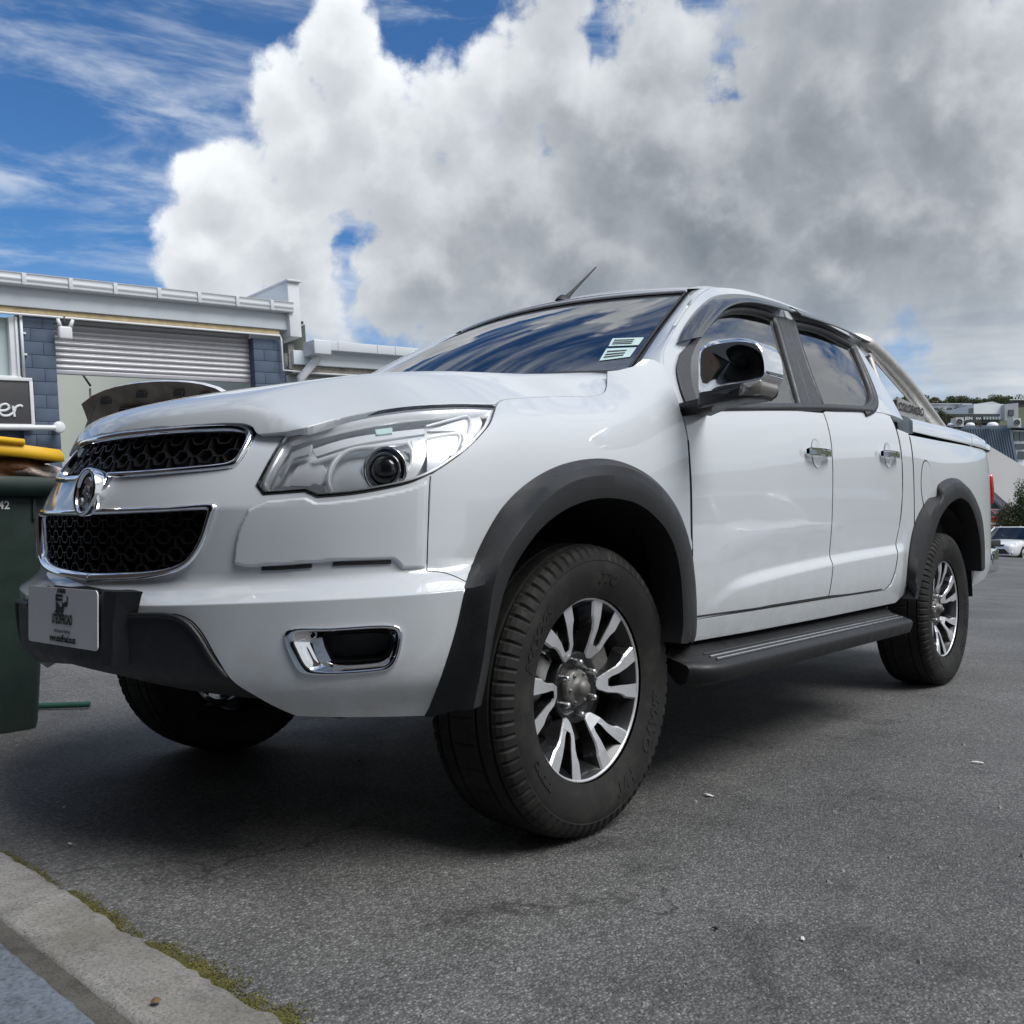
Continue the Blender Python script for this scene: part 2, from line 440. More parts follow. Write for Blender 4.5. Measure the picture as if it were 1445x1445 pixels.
def panel_mb(surf, uvpoly, holes=(), step=.025, off=0., rim=.012, bspace=.012, weld=False, offf=None, rimin=0.0, rows=None):
    sc = np.array(surf.scale)
    def prep(q):
        q = np.asarray(q)*sc; L = np.linalg.norm(np.diff(np.vstack([q, q[:1]]), axis=0), axis=1).sum()
        keep = [q[0]]
        for a, b in zip(q, np.roll(q, -1, 0)):
            k = max(1, int(np.linalg.norm(b-a)/bspace))
            for i in range(1, k+1): keep.append(a+(b-a)*i/k)
        q = np.array(keep[:-1]); d = np.linalg.norm(q-np.roll(q, 1, 0), axis=1); return q[d > 1e-5]
    loops = [prep(uvpoly)]+[prep(h) for h in holes]
    V = list(map(tuple, loops[0])); E = []; b = 0
    for lp in loops:
        n = len(lp)
        if lp is not loops[0]: V += list(map(tuple, lp))
        E += [(b+i, b+(i+1) % n) for i in range(n)]; b += n
    lo, hi = loops[0].min(0), loops[0].max(0)
    gx, gy = np.meshgrid(np.arange(lo[0], hi[0], step), np.arange(lo[1], hi[1], step)); G = np.stack([gx.ravel(), gy.ravel()], 1)
    G = G[inpoly(G, loops[0])]
    for lp in loops[1:]: G = G[~inpoly(G, lp)]
    for lp in loops:
        if len(G): G = G[distpoly(G, lp) > step*.45]
    if rows is not None:
        Q = np.asarray(rows)*sc; Q = Q[inpoly(Q, loops[0])]
        for lp in loops[1:]: Q = Q[~inpoly(Q, lp)]
        for lp in loops: Q = Q[distpoly(Q, lp) > .003]
        if len(Q) and len(G):
            keep = np.ones(len(G), bool)
            for i0 in range(0, len(G), 2000):
                g_ = G[i0:i0+2000]; dm = np.full(len(g_), 9.)
                for j0 in range(0, len(Q), 2000): dm = np.minimum(dm, np.sqrt(((g_[:, None]-Q[None, j0:j0+2000])**2).sum(2)).min(1))
                keep[i0:i0+2000] = dm > step*.5
            G = G[keep]
        V += list(map(tuple, Q))
    V += list(map(tuple, G))
    res = geometry.delaunay_2d_cdt([Vector(p) for p in V], E, [], 0, 1e-7)
    vo = np.array([tuple(p) for p in res[0]]); F = np.array([f for f in res[2] if len(f) == 3])
    C = vo[F].mean(1); ok = inpoly(C, loops[0])
    for lp in loops[1:]: ok &= ~inpoly(C, lp)
    F = F[ok]; uv = vo/sc
    o_ = off if offf is None else off+offf(uv)[:, None]
    N = surf.nrm(uv[:, 0], uv[:, 1]); P = surf.pos(uv[:, 0], uv[:, 1])+N*o_
    if offf is not None:
        e = 2e-3; 
        def pp(du, dv):
            w = uv+np.array((du, dv)); return surf.at(w)+surf.nrm(w[:, 0], w[:, 1])*(off+offf(w)[:, None])
        N2 = np.cross(pp(e, 0)-pp(-e, 0), pp(0, e)-pp(0, -e)); N2 /= np.linalg.norm(N2, axis=1)[:, None]+1e-12; N = N2*surf.orient
    T = P[F]; fn = np.cross(T[:, 1]-T[:, 0], T[:, 2]-T[:, 0]); bad = (fn*N[F[:, 0]]).sum(1) < 0
    F[bad] = F[bad][:, ::-1]
    # keep only used verts
    used = np.unique(F); mp = -np.ones(len(vo), int); mp[used] = np.arange(len(used)); F = mp[F]; P = P[used]; N = N[used]
    verts = P.tolist(); norms = N.tolist(); faces = F.tolist()
    if rim:
        # directed boundary edges
        cnt = {}
        for f in faces:
            for i in range(3): cnt[(f[i], f[(i+1) % 3])] = 1
        be = [(a, c) for (a, c) in cnt if (c, a) not in cnt]
        if weld: be = [(a, c) for a, c in be if not (abs(verts[a][0]) < 1e-3 and abs(verts[c][0]) < 1e-3)]
        for a, c in be:
            pa, pc = np.array(verts[a]), np.array(verts[c]); na, nc = np.array(norms[a]), np.array(norms[c])
            t = pc-pa; t /= np.linalg.norm(t)+1e-12; m = np.cross(t, na); k = len(verts)
            # small rolled edge then the return
            e1 = .0025
            q = [pa, pc, pc-nc*e1+m*.0012, pa-na*e1+m*.0012, pc-nc*rim-m*rimin, pa-na*rim-m*rimin]
            mm = na*.35+m*.94
            verts += [tuple(x) for x in q]; norms += [tuple(na), tuple(nc), tuple(mm), tuple(mm), tuple(m), tuple(m)]
            faces += [[k+1, k, k+3, k+2], [k+2, k+3, k+5, k+4]]
    return verts, faces, norms
def panel(name, surf, uvpoly, mat, parent, mirror='copy', **k):
    v, f, n = panel_mb(surf, uvpoly, weld=(mirror == 'weld'), **k)
    def mk(v, f, n):
        me = bpy.data.meshes.new(name); me.from_pydata(v, [], f); me.polygons.foreach_set('use_smooth', [True]*len(f))
        me.update(); me.normals_split_custom_set_from_vertices(n); return me
    vm_ = [(-a, b, c) for a, b, c in v]; nm = [(-a, b, c) for a, b, c in n]; fm = [q[::-1] for q in f]
    if mirror == 'weld':
        b = len(v); mp = [(i if abs(v[i][0]) < 1e-3 else b+i) for i in range(b)]
        v2 = [((0.0 if abs(p[0]) < 1e-3 else p[0]), p[1], p[2]) for p in v]
        n2 = [((0.0 if abs(p[0]) < 1e-3 else q[0]), q[1], q[2]) for p, q in zip(v, n)]
        return link(name, mk(v2+vm_, f+[[mp[i] for i in q] for q in fm], n2+nm), mat, parent)
    a = link(name, mk(v, f, n), mat, parent)
    if mirror == 'copy': link(name, mk(vm_, fm, nm), mat, parent)
    return a
# ================================================================ materials of the truck
def make_paint():
    m = principled('white_paint', (.70, .72, .74), rough=.42, coat=1., coatr=.02, spec=.4, Coat_IOR=1.68)
    t = NT(m); o = t.obj()
    n = t.noise(o, 2.2, 6, .6); bc = t.ramp(n, [(.3, (.590, .625, .655)), (.7, (.620, .652, .682))])
    sx_ = t.nd('ShaderNodeSeparateXYZ'); t.L.new(o, sx_.inputs[0]); low = t.ramp(sx_.outputs[2], [(.42, .5), (.60, .16), (.80, 0.)])
    film = t.math('MULTIPLY', low, t.ramp(t.noise(o, 13, 8, .7), [(.35, 0.), (.7, 1.)])); t.to(t.mix(film, bc, (.36, .34, .31)), 'Base Color')
    d = t.noise(o, 38, 6, .7); t.to(t.ramp(d, [(.35, .02), (.75, .06)]), 'Coat Roughness')
    w = t.noise(o, 1.6, 2, .4)
    bp = t.nd('ShaderNodeBump'); bp.inputs['Strength'].default_value = .06; bp.inputs['Distance'].default_value = .05
    t.L.new(w, bp.inputs['Height']); t.L.new(bp.outputs[0], t.b.inputs['Coat Normal'])
    return m
PAINT = make_paint()
BLACK = varied('black_plastic', (.016, .017, .019), .52, .25, 9, .12, 300)
FLARE = varied('flare_plastic', (.0105, .0108, .012), .46, .25, 7, .25, 380)
GLOSSB = principled('gloss_black', (.008, .008, .009), .12, coat=.6)
GRILLE = principled('grille_black', (.012, .012, .013), .38, spec=.3)
TRIMB = varied('window_trim', (.045, .047, .050), .42, .15, 12)
CHROME = principled('chrome', (.82, .83, .85), .045, 1.)
DARKCHR = principled('dark_chrome', (.30, .31, .33), .10, 1.)
SATIN = varied('satin_metal', (.62, .63, .64), .30, .08, 14, metal=1.)
STEEL = varied('brushed_steel', (.60, .58, .54), .44, .12, 18, metal=1.)
RUBBER = None
def make_rubber():
    m = principled('tyre_rubber', (.022, .022, .022), .72, spec=.35); t = NT(m); o = t.obj()
    n = t.noise(o, 9, 8, .65); t.to(t.ramp(n, [(.30, (.0085, .0082, .0078)), (.55, (.0165, .0158, .0145)), (.80, (.050, .046, .040))]), 'Base Color')
    t.to(t.ramp(t.noise(o, 26, 6, .6), [(.3, .58), (.7, .86)]), 'Roughness')
    t.bump(t.noise(o, 190, 4, .6), .25, .002); return m
RUBBER = make_rubber()
LETTER = principled('tyre_lettering', (.011, .011, .011), .62)
RIMBLK = principled('rim_black', (.010, .010, .011), .30, coat=.25)
MACH = varied('machined_alloy', (.70, .71, .73), .36, .05, 30, metal=.62)
CASTI = varied('cast_iron', (.19, .185, .175), .55, .22, 40, .2, 160, metal=.6)
DISC = varied('brake_steel', (.32, .31, .30), .35, .15, 60, metal=1.)
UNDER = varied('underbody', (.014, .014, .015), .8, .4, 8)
GLASS_W = glassmat('windscreen_glass', (.86, .92, .92), .06, 0., 3.3)
GLASS_S = glassmat('door_glass', (.66, .72, .72), .25, 0., 2.9)
LENS = glassmat('clear_lens', (.98, .99, 1.0), .0, 0., 1.35)
SMOKE = varied('smoked_acrylic', (.035, .036, .038), .10, .1, 5, coat=1.)
def make_smoke():
    m = bpy.data.materials.new('smoked_visor'); m.use_nodes = True; nt = m.node_tree; b = nt.nodes['Principled BSDF']
    b.inputs['Base Color'].default_value = (.05, .052, .055, 1); b.inputs['Roughness'].default_value = .16; b.inputs['Coat Weight'].default_value = .7
    tr = nt.nodes.new('ShaderNodeBsdfTransparent'); tr.inputs[0].default_value = (.25, .26, .27, 1)
    mx = nt.nodes.new('ShaderNodeMixShader'); mx.inputs[0].default_value = .88
    nt.links.new(tr.outputs[0], mx.inputs[1]); nt.links.new(b.outputs[0], mx.inputs[2]); nt.links.new(mx.outputs[0], nt.nodes['Material Output'].inputs[0]); return m
VISOR = make_smoke()
REFL = principled('lamp_reflector', (.92, .93, .94), .22, .22)
REFLD = principled('lamp_reflector_dim', (.74, .76, .78), .34, .08)
LAMPGREY = principled('lamp_grey', (.60, .62, .65), .30, .25)
REDLENS = principled('red_lens', (.45, .015, .02), .12, coat=1.)
FABRIC = varied('seat_fabric', (.035, .036, .04), .85, .2, 30)
DASH = varied('dash_plastic', (.03, .03, .033), .7, .2, 20)
PLATE = varied('plate_white', (.70, .705, .715), .35, .03, 8)
INK = principled('plate_ink', (.012, .012, .013), .5)
STICK = varied('sticker_paper', (.55, .72, .70), .5, .15, 25)

# ================================================================ surfaces of the truck (x to its left side, front towards -y)
B_ = cspl([-.70, -.54, -.35, -.1, .2, .45, .9, 1.5, 2.4, 3.1, 3.6, 3.9, 4.08, 4.2], [.75, .83, .885, .912, .925, .93, .934, .936, .934, .930, .918, .900, .872, .83])
ZB = cspl([.2, .45, .62, 1.33, 1.96, 2.4, 2.53, 2.8, 4.3], [1.185, 1.187, 1.192, 1.25, 1.298, 1.31, 1.30, 1.26, 1.275])
TOPI = cspl([.2, .6, 1.5, 2.4, 2.7, 4.3], [.048, .046, .046, .046, .035, .028])
GG = cspl([0, .1, .2, .4, .65, 1.0, 1.6], [1., .70, .47, .185, .045, 0., 0.])
CREZ = pchip([.45, .60, .76, 1.08, 1.545, 2.37, 2.6], [.56, .59, .640, .668, .694, .725, .735])
LOWI = cspl([0, .08, .15, .22, .30, .42], [0., .003, .012, .030, .060, .12])
def S(y, z):
    d = (ZB(y)-z)/.34
    x = B_(y)-TOPI(y)*np.where(d > 0, GG(np.clip(d, 0, 1.6)), 1-1.2*d)
    # door scallop: a soft step out below the rising crease
    k = sstep(y, .50, .95)*(1-sstep(y, 2.30, 2.42))
    w = CREZ(y)-z
    x = x+k*(.011*sstep(w, -.012, .036)-.005*sstep(w, -.14, -.012)*(1-sstep(w, -.012, .036)))
    x = x-LOWI(np.clip(.70-z, 0, .42))
    return x
class Side(Surf):
    scale = (1., 1.); orient = 1.
    def pos(s, y, z): return np.stack([S(y, z), y, z], 1)
    def F(s, P): return P[:, 0]-S(P[:, 1], P[:, 2])
    def uv(s, P): return np.array((P[1], P[2]))
class Green(Surf):
    scale = (1., 1.); orient = 1.
    def G(s, y, z):
        d = z-ZB(y); return .888-.42*d-.20*d*np.abs(d)-.03*sstep(y, 1.9, 2.6)*d
    def pos(s, y, z): return np.stack([s.G(y, z), y, z], 1)
    def F(s, P): return P[:, 0]-s.G(P[:, 1], P[:, 2])
    def uv(s, P): return np.array((P[1], P[2]))
PC = .35
_plan = np.array([(-.25, -.888), (0, -.912), (.25, -.888), (.45, -.835), (.56, -.782), (.68, -.708), (.765, -.63), (.83, -.54), (.878, -.39), (.908, -.18), (.923, .12), (.930, .45), (.934, .75)])
_th = np.arctan2(_plan[:, 0], PC-_plan[:, 1]); RMID = cspl(_th, np.hypot(_plan[:, 0], _plan[:, 1]-PC))
rd = np.radians
ZH = cspl(rd([0, 12, 20, 28, 32.3, 40.5, 52.3, 65, 78.4, 90, 97, 118]), [1.076, 1.070, 1.055, 1.064, 1.079, 1.108, 1.128, 1.158, 1.196, 1.25, 1.285, 1.31])
IH = cspl(rd([0, 12, 20, 28, 32.3, 40.5, 52.3, 65, 78.4, 90, 97, 118]), [.093, .095, .105, .135, .148, .153, .112, .118, .125, .092, .072, .06])
OC = cspl(rd([0, 12, 20, 30, 40, 47, 53, 62, 75, 118]), [.047, .048, .052, .054, .060, .080, .085, .05, 0, 0])
ZCR = cspl(rd([0, 15, 21, 28, 35, 42, 50, 60, 118]), [.640, .644, .650, .657, .664, .672, .684, .69, .69])
TUCK = cspl([0, .1, .17, .205, .24, .30, .4], [0, .004, .012, .024, .050, .085, .12])
HL = .055
def RHO(th, z):
    a = np.abs(th); zh = ZH(a); ih = IH(a)
    lin = np.clip((z-.865)/(zh-.865), -.2, 1.6); lin = np.maximum(lin, 0)**1.15
    s = (zh-z)/.30; gg = np.where(s > 0, GG(np.clip(s, 0, 1.6)), 1-3.0*s)
    w = sstep(a, rd(17), rd(33)); up = ih*((1-w)*lin+w*gg)
    zc = ZCR(a); o = OC(a); w2 = np.clip((zc+HL-z)/HL, 0, 1)**1.5; 
    lo = o*w2-TUCK(np.clip(zc-z, 0, .4))*(1-sstep(a, rd(62), rd(75)))-LOWI(np.clip(.70-z, 0, .42))*sstep(a, rd(62), rd(75))
    return RMID(a)-up+lo
class Front(Surf):
    scale = (1.1, 1.); orient = 1.
    def pos(s, t, z):
        r = RHO(t, z); return np.stack([r*np.sin(t), PC-r*np.cos(t), z], 1)
    def F(s, P):
        r = np.hypot(P[:, 0], P[:, 1]-PC); return r-RHO(np.arctan2(P[:, 0], PC-P[:, 1]), P[:, 2])
    def uv(s, P): return np.array((math.atan2(P[0], PC-P[1]), P[2]))
HC = cspl([-.95, -.86, -.838, -.825, -.812, -.79, -.75, -.70, -.62, -.5, -.3, .02, .3, .5], [.80, .98, 1.030, 1.068, 1.098, 1.124, 1.146, 1.163, 1.185, 1.210, 1.236, 1.264, 1.299, 1.324])
HXE = cspl([-.85, -.74, -.68, -.6, -.47, -.27, .0, .185, .35, .5], [.46, .52, .555, .605, .695, .785, .81, .812, .79, .76])
HDE = cspl([-.85, -.74, -.68, -.6, -.47, -.27, .0, .185, .35, .5], [.010, .020, .058, .090, .093, .094, .084, .080, .030, .03])
class Hood(Surf):
    scale = (1., 1.); orient = 1.
    def H(s, x, y):
        x = np.abs(x); yf = y-.45*x**2*np.exp(-((y+.8)/.20)**2)
        xe = HXE(y); w = .15; t = (x-(xe-w))/w; q = (t+np.sqrt(t*t+.02))/2; q = np.clip(q/((1+math.sqrt(1.02))/2), 0, 2.2)
        return HC(np.clip(yf, -.95, .5))-.010*(x/.7)**2-HDE(y)*q
    def pos(s, x, y): return np.stack([x, y, s.H(x, y)], 1)
    def F(s, P): return P[:, 2]-s.H(P[:, 0], P[:, 1])
    def uv(s, P): return np.array((P[0], P[1]))
class Scale2(Surf): pass
SIDE, GREEN, FRONT, HOOD = Side(), Green(), Front(), Hood()

truck = empty('pickup_truck', 'white double cab pickup with black wheel arch flares and chrome mirrors parked on asphalt', 'pickup truck')

# ---------------------------------------------------------------- traced outlines (photo pixels -> surface)
C = curve
low_chr_out = C([(127, 718.5, 1), (180, 717.4), (248, 715), (307, 711.5, 1), (300, 735), (292.7, 757.7), (285.5, 775), (270, 796), (250, 808.5), (213, 817), (165, 821), (119, 823, 1)], 4)
bump_out = [(150, 675), (180, 674.5), (256, 668.5), (317, 662.5), (331, 660), (340, 650), (348, 638), (359, 618), (360.5, 610), (364, 614)]
hl_out = C([(404, 611, 1), (384, 642), (361, 685, 1), (371, 698, 1), (430, 693.5, 1), (447, 701.5, 1), (490, 698), (529.5, 692), (578, 681), (614, 665), (640, 648), (662.7, 630), (680, 612), (692, 596), (700, 572, 1), (660, 570.5), (626, 571), (578, 574), (529.5, 580.6), (481, 590.3), (433, 603, 1)], 5)
def fuv(p): return FRONT.uvs(p)
def snap0(uv, idx):
    for i in idx: uv[i][0] = 0.0
    return uv
# front bumper cover (right half traced, mirrored)
hl_low = C([(361, 685, 1), (371, 699.5, 1), (430, 695, 1), (447, 703, 1), (490, 699.5), (529.5, 693.5), (578, 682.5), (608.5, 669, 1)], 5)
pc = [(150, 675.5)]+list(map(tuple, C([(180, 674.8), (256, 669), (317, 663), (331, 660.5), (341, 650), (348.5, 638), (359, 619), (361.5, 612, 1)], 4)))+[(404, 613)]
pc += list(map(tuple, C([(384, 641, 1), (360, 685, 1)], 3)))+list(map(tuple, hl_low))
pc += list(map(tuple, C([(607, 690, 1), (603.5, 750), (601.5, 806.5, 1), (625, 808.5), (642, 814), (658, 821.5, 1), (657, 831), (638, 909), (616, 978), (599, 1010, 1), (530, 1011.5), (467, 1011.8), (417.6, 1010, 1), (390, 998), (363.5, 983.5), (328, 960), (305, 925.7), (285.5, 892), (270, 875), (250.5, 866.5), (220, 865.6), (182, 863.5, 1), (182, 848, 1), (190, 833, 1), (146, 831, 1)], 5)))
U = fuv(pc); cen_lo = np.array([(0., .678), (0., .688)])
LC = fuv(low_chr_out[1:-1])
Ucov = np.vstack([[(0., .951)], U[1:], cen_lo[:1], cen_lo[1:], LC[::-1], [(0., .868)]])
fog_out = C([(401, 896), (406, 889), (470, 885.5), (552, 881.5), (565, 885), (568.5, 895), (560.6, 932), (551, 943), (538, 947), (432, 951), (420, 945)], 5, True)
FOG = fuv(fog_out)
_u = np.linspace(0, rd(56), 130); _rows = np.vstack([np.stack([_u+k*.0, ZCR(_u)+dz], 1) for k, dz in enumerate((-.020, -.009, -.003, .0, .003, .010, .020, .035, .052))])
cover = panel('front_bumper', FRONT, Ucov, PAINT, truck, 'weld', holes=[FOG], step=.013, rim=.03, rows=_rows)
# pad under the headlamp, proud of the cover
pad = C([(349, 718, 1), (377, 705.5, 1), (432, 700, 1), (448, 708, 1), (492, 703.5), (530, 697.5), (578, 686.5), (605.5, 674, 1), (603.5, 730), (600, 803.5, 1), (566, 804, 1), (560, 797), (553, 791, 1), (480, 793.5), (400, 799.5), (345, 801.5), (328, 797, 1), (331, 770), (336.5, 745)], 4, True)
def pad_off(w):
    poly = PADUV*np.array(FRONT.scale); d = distpoly(w*np.array(FRONT.scale), poly); return -.004+.014*sstep(d, 0, .008)
PADUV = fuv(pad)
panel('bumper_pad', FRONT, PADUV, PAINT, truck, step=.005, rim=.012, offf=pad_off)
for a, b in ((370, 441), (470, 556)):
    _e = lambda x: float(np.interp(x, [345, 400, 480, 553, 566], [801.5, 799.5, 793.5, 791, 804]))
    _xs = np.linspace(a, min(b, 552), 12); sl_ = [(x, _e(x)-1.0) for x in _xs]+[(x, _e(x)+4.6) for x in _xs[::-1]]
    panel('bumper_slot', FRONT, fuv(sl_), UNDER, truck, step=.02, off=.0035, rim=0)  # flat dark patch in place of the slot and the shadow gap
# recess behind cover
def loft_uv(surf, uvA, offA, uvB, offB, closed=True, steps=1):
    A = surf.at(uvA, offA); Bc = surf.at(uvB, offB); return [A+(Bc-A)*k/steps for k in range(steps+1)]

# ---- lower black skirt with plate holder
sk = C([(146, 838, 1), (189, 834, 1), (180, 849, 1), (180, 865.5, 1), (220, 868), (250, 868.5), (269, 877), (284, 894), (303, 928), (326, 962), (362, 986), (400, 1003), (380, 1003, 1), (330, 990), (260, 976), (200, 964), (142, 950, 1)], 4)
SKU = FRONT.uvs(sk); SKU = SKU[:int(np.argmin(SKU[:, 1]))+1]
class FrontSkirt(Front):
    def pos(s, t, z):
        a = np.abs(t); r = RHO(t, z)+.012-.10*sstep(.50-z, 0, .14)-.02*sstep(a, rd(16), rd(26)); return np.stack([r*np.sin(t), PC-r*np.cos(t), z], 1)
SKIRT = FrontSkirt()
SKp = np.vstack([[(0, .665)], SKU[:45], [(rd(27), .415), (rd(22), .432), (rd(16), .452), (rd(8), .472), (0, .485)]])
panel('bumper_skirt', SKIRT, SKp, BLACK, truck, 'weld', step=.025, rim=.05)
rl = C([(190, 868, 1), (248, 869.5), (266, 878), (281, 896), (300, 930), (318, 955)], 6)
ru = FRONT.uvs(rl); m = MB(); cr_ = SKIRT.at(ru, .003)
m.tube(cr_, .007, 8); both(m, 'skirt_bead', FLARE, truck)
# plate bracket uprights and number plate
m = MB(); m.loft([[(.180, -.975, z), (.188+.012*k, -.978, z), (.225+.02*k, -.970, z), (.262+.035*k, -.935, z), (.18, -.90, z)] for z, k in ((.674, 1.), (.665, .8), (.60, .0), (.53, -.1), (.50, -.4))], True, smooth=False)
m.add([(.180, -.975, .674), (.200, -.978, .674), (.245, -.970, .674), (.297, -.935, .674), (.18, -.90, .674)], [(0, 1, 2, 3, 4)]); m.build('plate_bracket', BLACK, truck)
pl = empty_pl = None
def rrect(w, h, r, n=5):
    out = []
    for cx, cy, a0 in ((w/2-r, h/2-r, 0), (-w/2+r, h/2-r, 90), (-w/2+r, -h/2+r, 180), (w/2-r, -h/2+r, 270)):
        for k in range(n+1): a = math.radians(a0+90*k/n); out.append((cx+r*math.cos(a), cy+r*math.sin(a)))
    return out
PY = -.982
m = MB(); m.prism(rrect(.362, .142, .012), (1, 0, 0), (0, 0, 1), (0, -.003, 0), O=(0, PY, .604))
plate = m.build('number_plate', PLATE, truck)
plate['label'] = 'light grey dealer plate with a drawing of a pickup and black lettering'
def plate_text(s, size, x, z, xs=1., bold=0., shear=0.):
    v, f = text_polys(s, size, bold=bold, xs=xs, shear=shear)
    m = MB(); m.add([(p[0]+x, PY-.0045, p[1]+z) for p in v], f); return m
mt = MB()
mt.merge(plate_text('UTEOFFROAD', .032, 0.006, .597, .52, .0016)); mt.merge(plate_text('4x4 Accessories Warehouse', .0125, .006, .569, .58, .0003))
mt.merge(plate_text('www.uteoffroad.co.nz', .0225, .008, .550, .66, .0013))
# little pickup drawing above the lettering
def ink(poly): mt.prism(poly, (1, 0, 0), (0, 0, 1), (0, -.0008, 0), O=(.004, PY-.0036, .640))
ink([(-.026, .022), (-.020, .034), (.016, .034), (.020, .031), (-.017, .031), (-.023, .021)])
for a in (-.015, -.006, .003, .011): ink([(a, .023), (a+.002, .030), (a+.008, .030), (a+.008, .023)])
ink([(-.032, .006), (-.031, .019), (.004, .018), (.006, .012), (-.026, .013), (-.027, .009), (.004, .008), (.003, .003), (-.030, .002)])
ink([(-.030, -.001), (-.030, -.022), (-.004, -.026), (.004, -.030), (.009, -.024), (.010, -.004), (.004, .002), (.001, -.010), (-.010, -.013), (-.012, -.006), (-.022, -.006), (-.022, -.001)])
ink([(.012, -.012), (.030, -.008), (.033, .012), (.026, .018), (.029, .004), (.012, .000)])
ink([(-.030, -.022), (-.042, -.024), (-.010, -.030), (.000, -.032)])
mt.build('plate_lettering', INK, plate)

# ---- chrome frames and grilles
def frame(name, surf, outer, inner, mat, n=90, o0=.002, o1=.012, o2=-.022, par=None, ridge=.45):
    A = resample(surf.at(outer), n); Bi = resample(surf.at(inner), n)
    ua = resample(np.asarray(outer), n); ub = resample(np.asarray(inner), n)
    cs = []
    for t, o in ((0, -.006), (0., o0), (.12, o1*.8), (ridge, o1), (.85, o1*.4), (1., -.004), (1., o2)):
        uvm = ua*(1-t)+ub*t; cs.append(surf.at(uvm, o))
    m = MB(); m.loft(cs); mm = m.mirrored(); m.merge(mm)
    return m.build(name, mat, par or truck)
up_o = C([(175, 610.5, 1), (240, 605), (302, 601), (332, 600.3), (346, 602), (354.5, 606.5), (358.5, 612.5), (357, 620), (347.5, 637.5), (340, 649), (332, 658.5), (317, 662), (256, 668), (180, 674), (150, 675, 1)], 6)
up_i = C([(175, 618.5, 1), (240, 612), (302, 609), (325, 608.6), (338, 610), (344, 612), (346, 615.5), (343, 626), (338, 637), (334, 644), (329, 649.5), (317, 652.5), (256, 658.5), (180, 664), (150, 665.5, 1)], 6)
UO, UI = fuv(up_o), fuv(up_i); UO[0][0] = UI[0][0] = UO[-1][0] = UI[-1][0] = 0
upper = frame('upper_grille', FRONT, UO, UI, CHROME, o1=.010)
lo_o = C([(127, 718.5, 1), (180, 717.4), (248, 715), (290, 712.3), (307, 711.5, 1), (300, 735), (292.7, 757.7), (285.5, 775), (270, 796), (250, 808.5), (213, 817), (165, 821), (119, 823, 1)], 8)
lo_i = C([(127, 728, 1), (180, 726.5), (248, 723.5), (278, 721.5), (293, 721, 1), (288, 738), (281.5, 758), (274, 773), (262, 789), (243, 798), (213, 803.5), (165, 806.5), (119, 807.5, 1)], 8)
LO, LI = fuv(lo_o), fuv(lo_i); LO[0][0] = LI[0][0] = LO[-1][0] = LI[-1][0] = 0
lower = frame('lower_grille', FRONT, LO, LI, CHROME, o1=.012, n=110)
def honey(name, poly, z0, dz, rows, par, pitch=.078, hw=.025, hh=.0155, off=-.022):
    """staggered rows of hexagons joined by bars, clipped to the opening"""
    m = MB(); poly2 = np.vstack([poly, poly[::-1]*np.array((-1, 1))]); R0 = 1.24
    def ok(u): return inpoly(np.array([u]), poly2)[0]
    def bar(a, b):
        if not (ok(a) or ok(b)): return
        A = FRONT.at(np.array([a, b]), off)
        t = A[1]-A[0]; L = np.linalg.norm(t); t /= L; nn = FRONT.nrm(np.array([(a[0]+b[0])/2]), np.array([(a[1]+b[1])/2]))[0]
        q = np.cross(nn, t); w, d = .0030, .011
        vs = []
        for p in A:
            for s1, s2 in ((-1, -1), (1, -1), (.55, 1), (-.55, 1)): vs.append(p+q*w*s1+nn*d*s2*.9)
        m.add(vs, [(0, 1, 5, 4), (1, 2, 6, 5), (2, 3, 7, 6), (3, 0, 4, 7)])
    for r in range(rows):
        z = z0-dz*r; off_ = pitch/2 if r % 2 else 0
        for k in range(-8, 9):
            x = k*pitch+off_; H = [(x-hw, 0), (x-hw*.5, hh), (x+hw*.5, hh), (x+hw, 0), (x+hw*.5, -hh), (x-hw*.5, -hh)]
            H = [(a/R0, z+b) for a, b in H]
            for i in range(6): bar(H[i], H[(i+1) % 6])
            bar(H[3], ((x+pitch-hw)/R0, z))
            # uprights joining the rows
            if r+1 < rows: bar(((x+pitch/2)/R0, z), ((x+pitch/2)/R0, z-dz+hh))
    o = m.build(name, GRILLE, par)
    return o
honey('grille_mesh', UI, 1.046, .047, 3, upper)
honey('grille_mesh', LI, .842, .042, 5, lower)
for par, poly in ((upper, UI), (lower, LI)):
    panel('grille_backing', FRONT, np.vstack([poly]), UNDER, par, 'weld', step=.04, off=-.055, rim=0)
    m = MB(); m.loft([FRONT.at(poly, -.018), FRONT.at(poly, -.058)]); m.merge(m.mirrored()); m.build('grille_surround', UNDER, par)
# round badge with a lion-like relief
EMB = Vector((0, -.915, .912)); tilt = math.radians(-9)
Mb = Matrix.Translation(EMB) @ Matrix.Rotation(math.radians(90)+tilt, 4, 'X') @ Matrix.Diagonal((.80, .82, .9, 1))
m = MB(); m.lathe([(.0, .000), (.052, .0), (.057, .004), (.0585, .012), (.063, .017), (.068, .016), (.071, .010), (.071, -.03)], 56, Mb @ Matrix.Diagonal((.93, 1.08, 1, 1)))
badge = m.build('badge', CHROME, truck)
m = MB(); m.lathe([(.0, .0035), (.053, .0035), (.056, .0055)], 48, Mb @ Matrix.Diagonal((.93, 1.08, 1, 1))); m.build('badge_field', GLOSSB, badge)
m = MB()
def relief(poly, h=.006):
    n = len(poly); c = np.mean(poly, 0); top = [tuple(c+(np.array(p)-c)*.72) for p in poly]
    v = [tuple(Mb @ Vector((x, y, .004))) for x, y in poly]+[tuple(Mb @ Vector((x, y, .004+h))) for x, y in top]
    m.add(v, [(i, (i+1) % n, n+(i+1) % n, n+i) for i in range(n)]+[tuple(range(n, 2*n))])
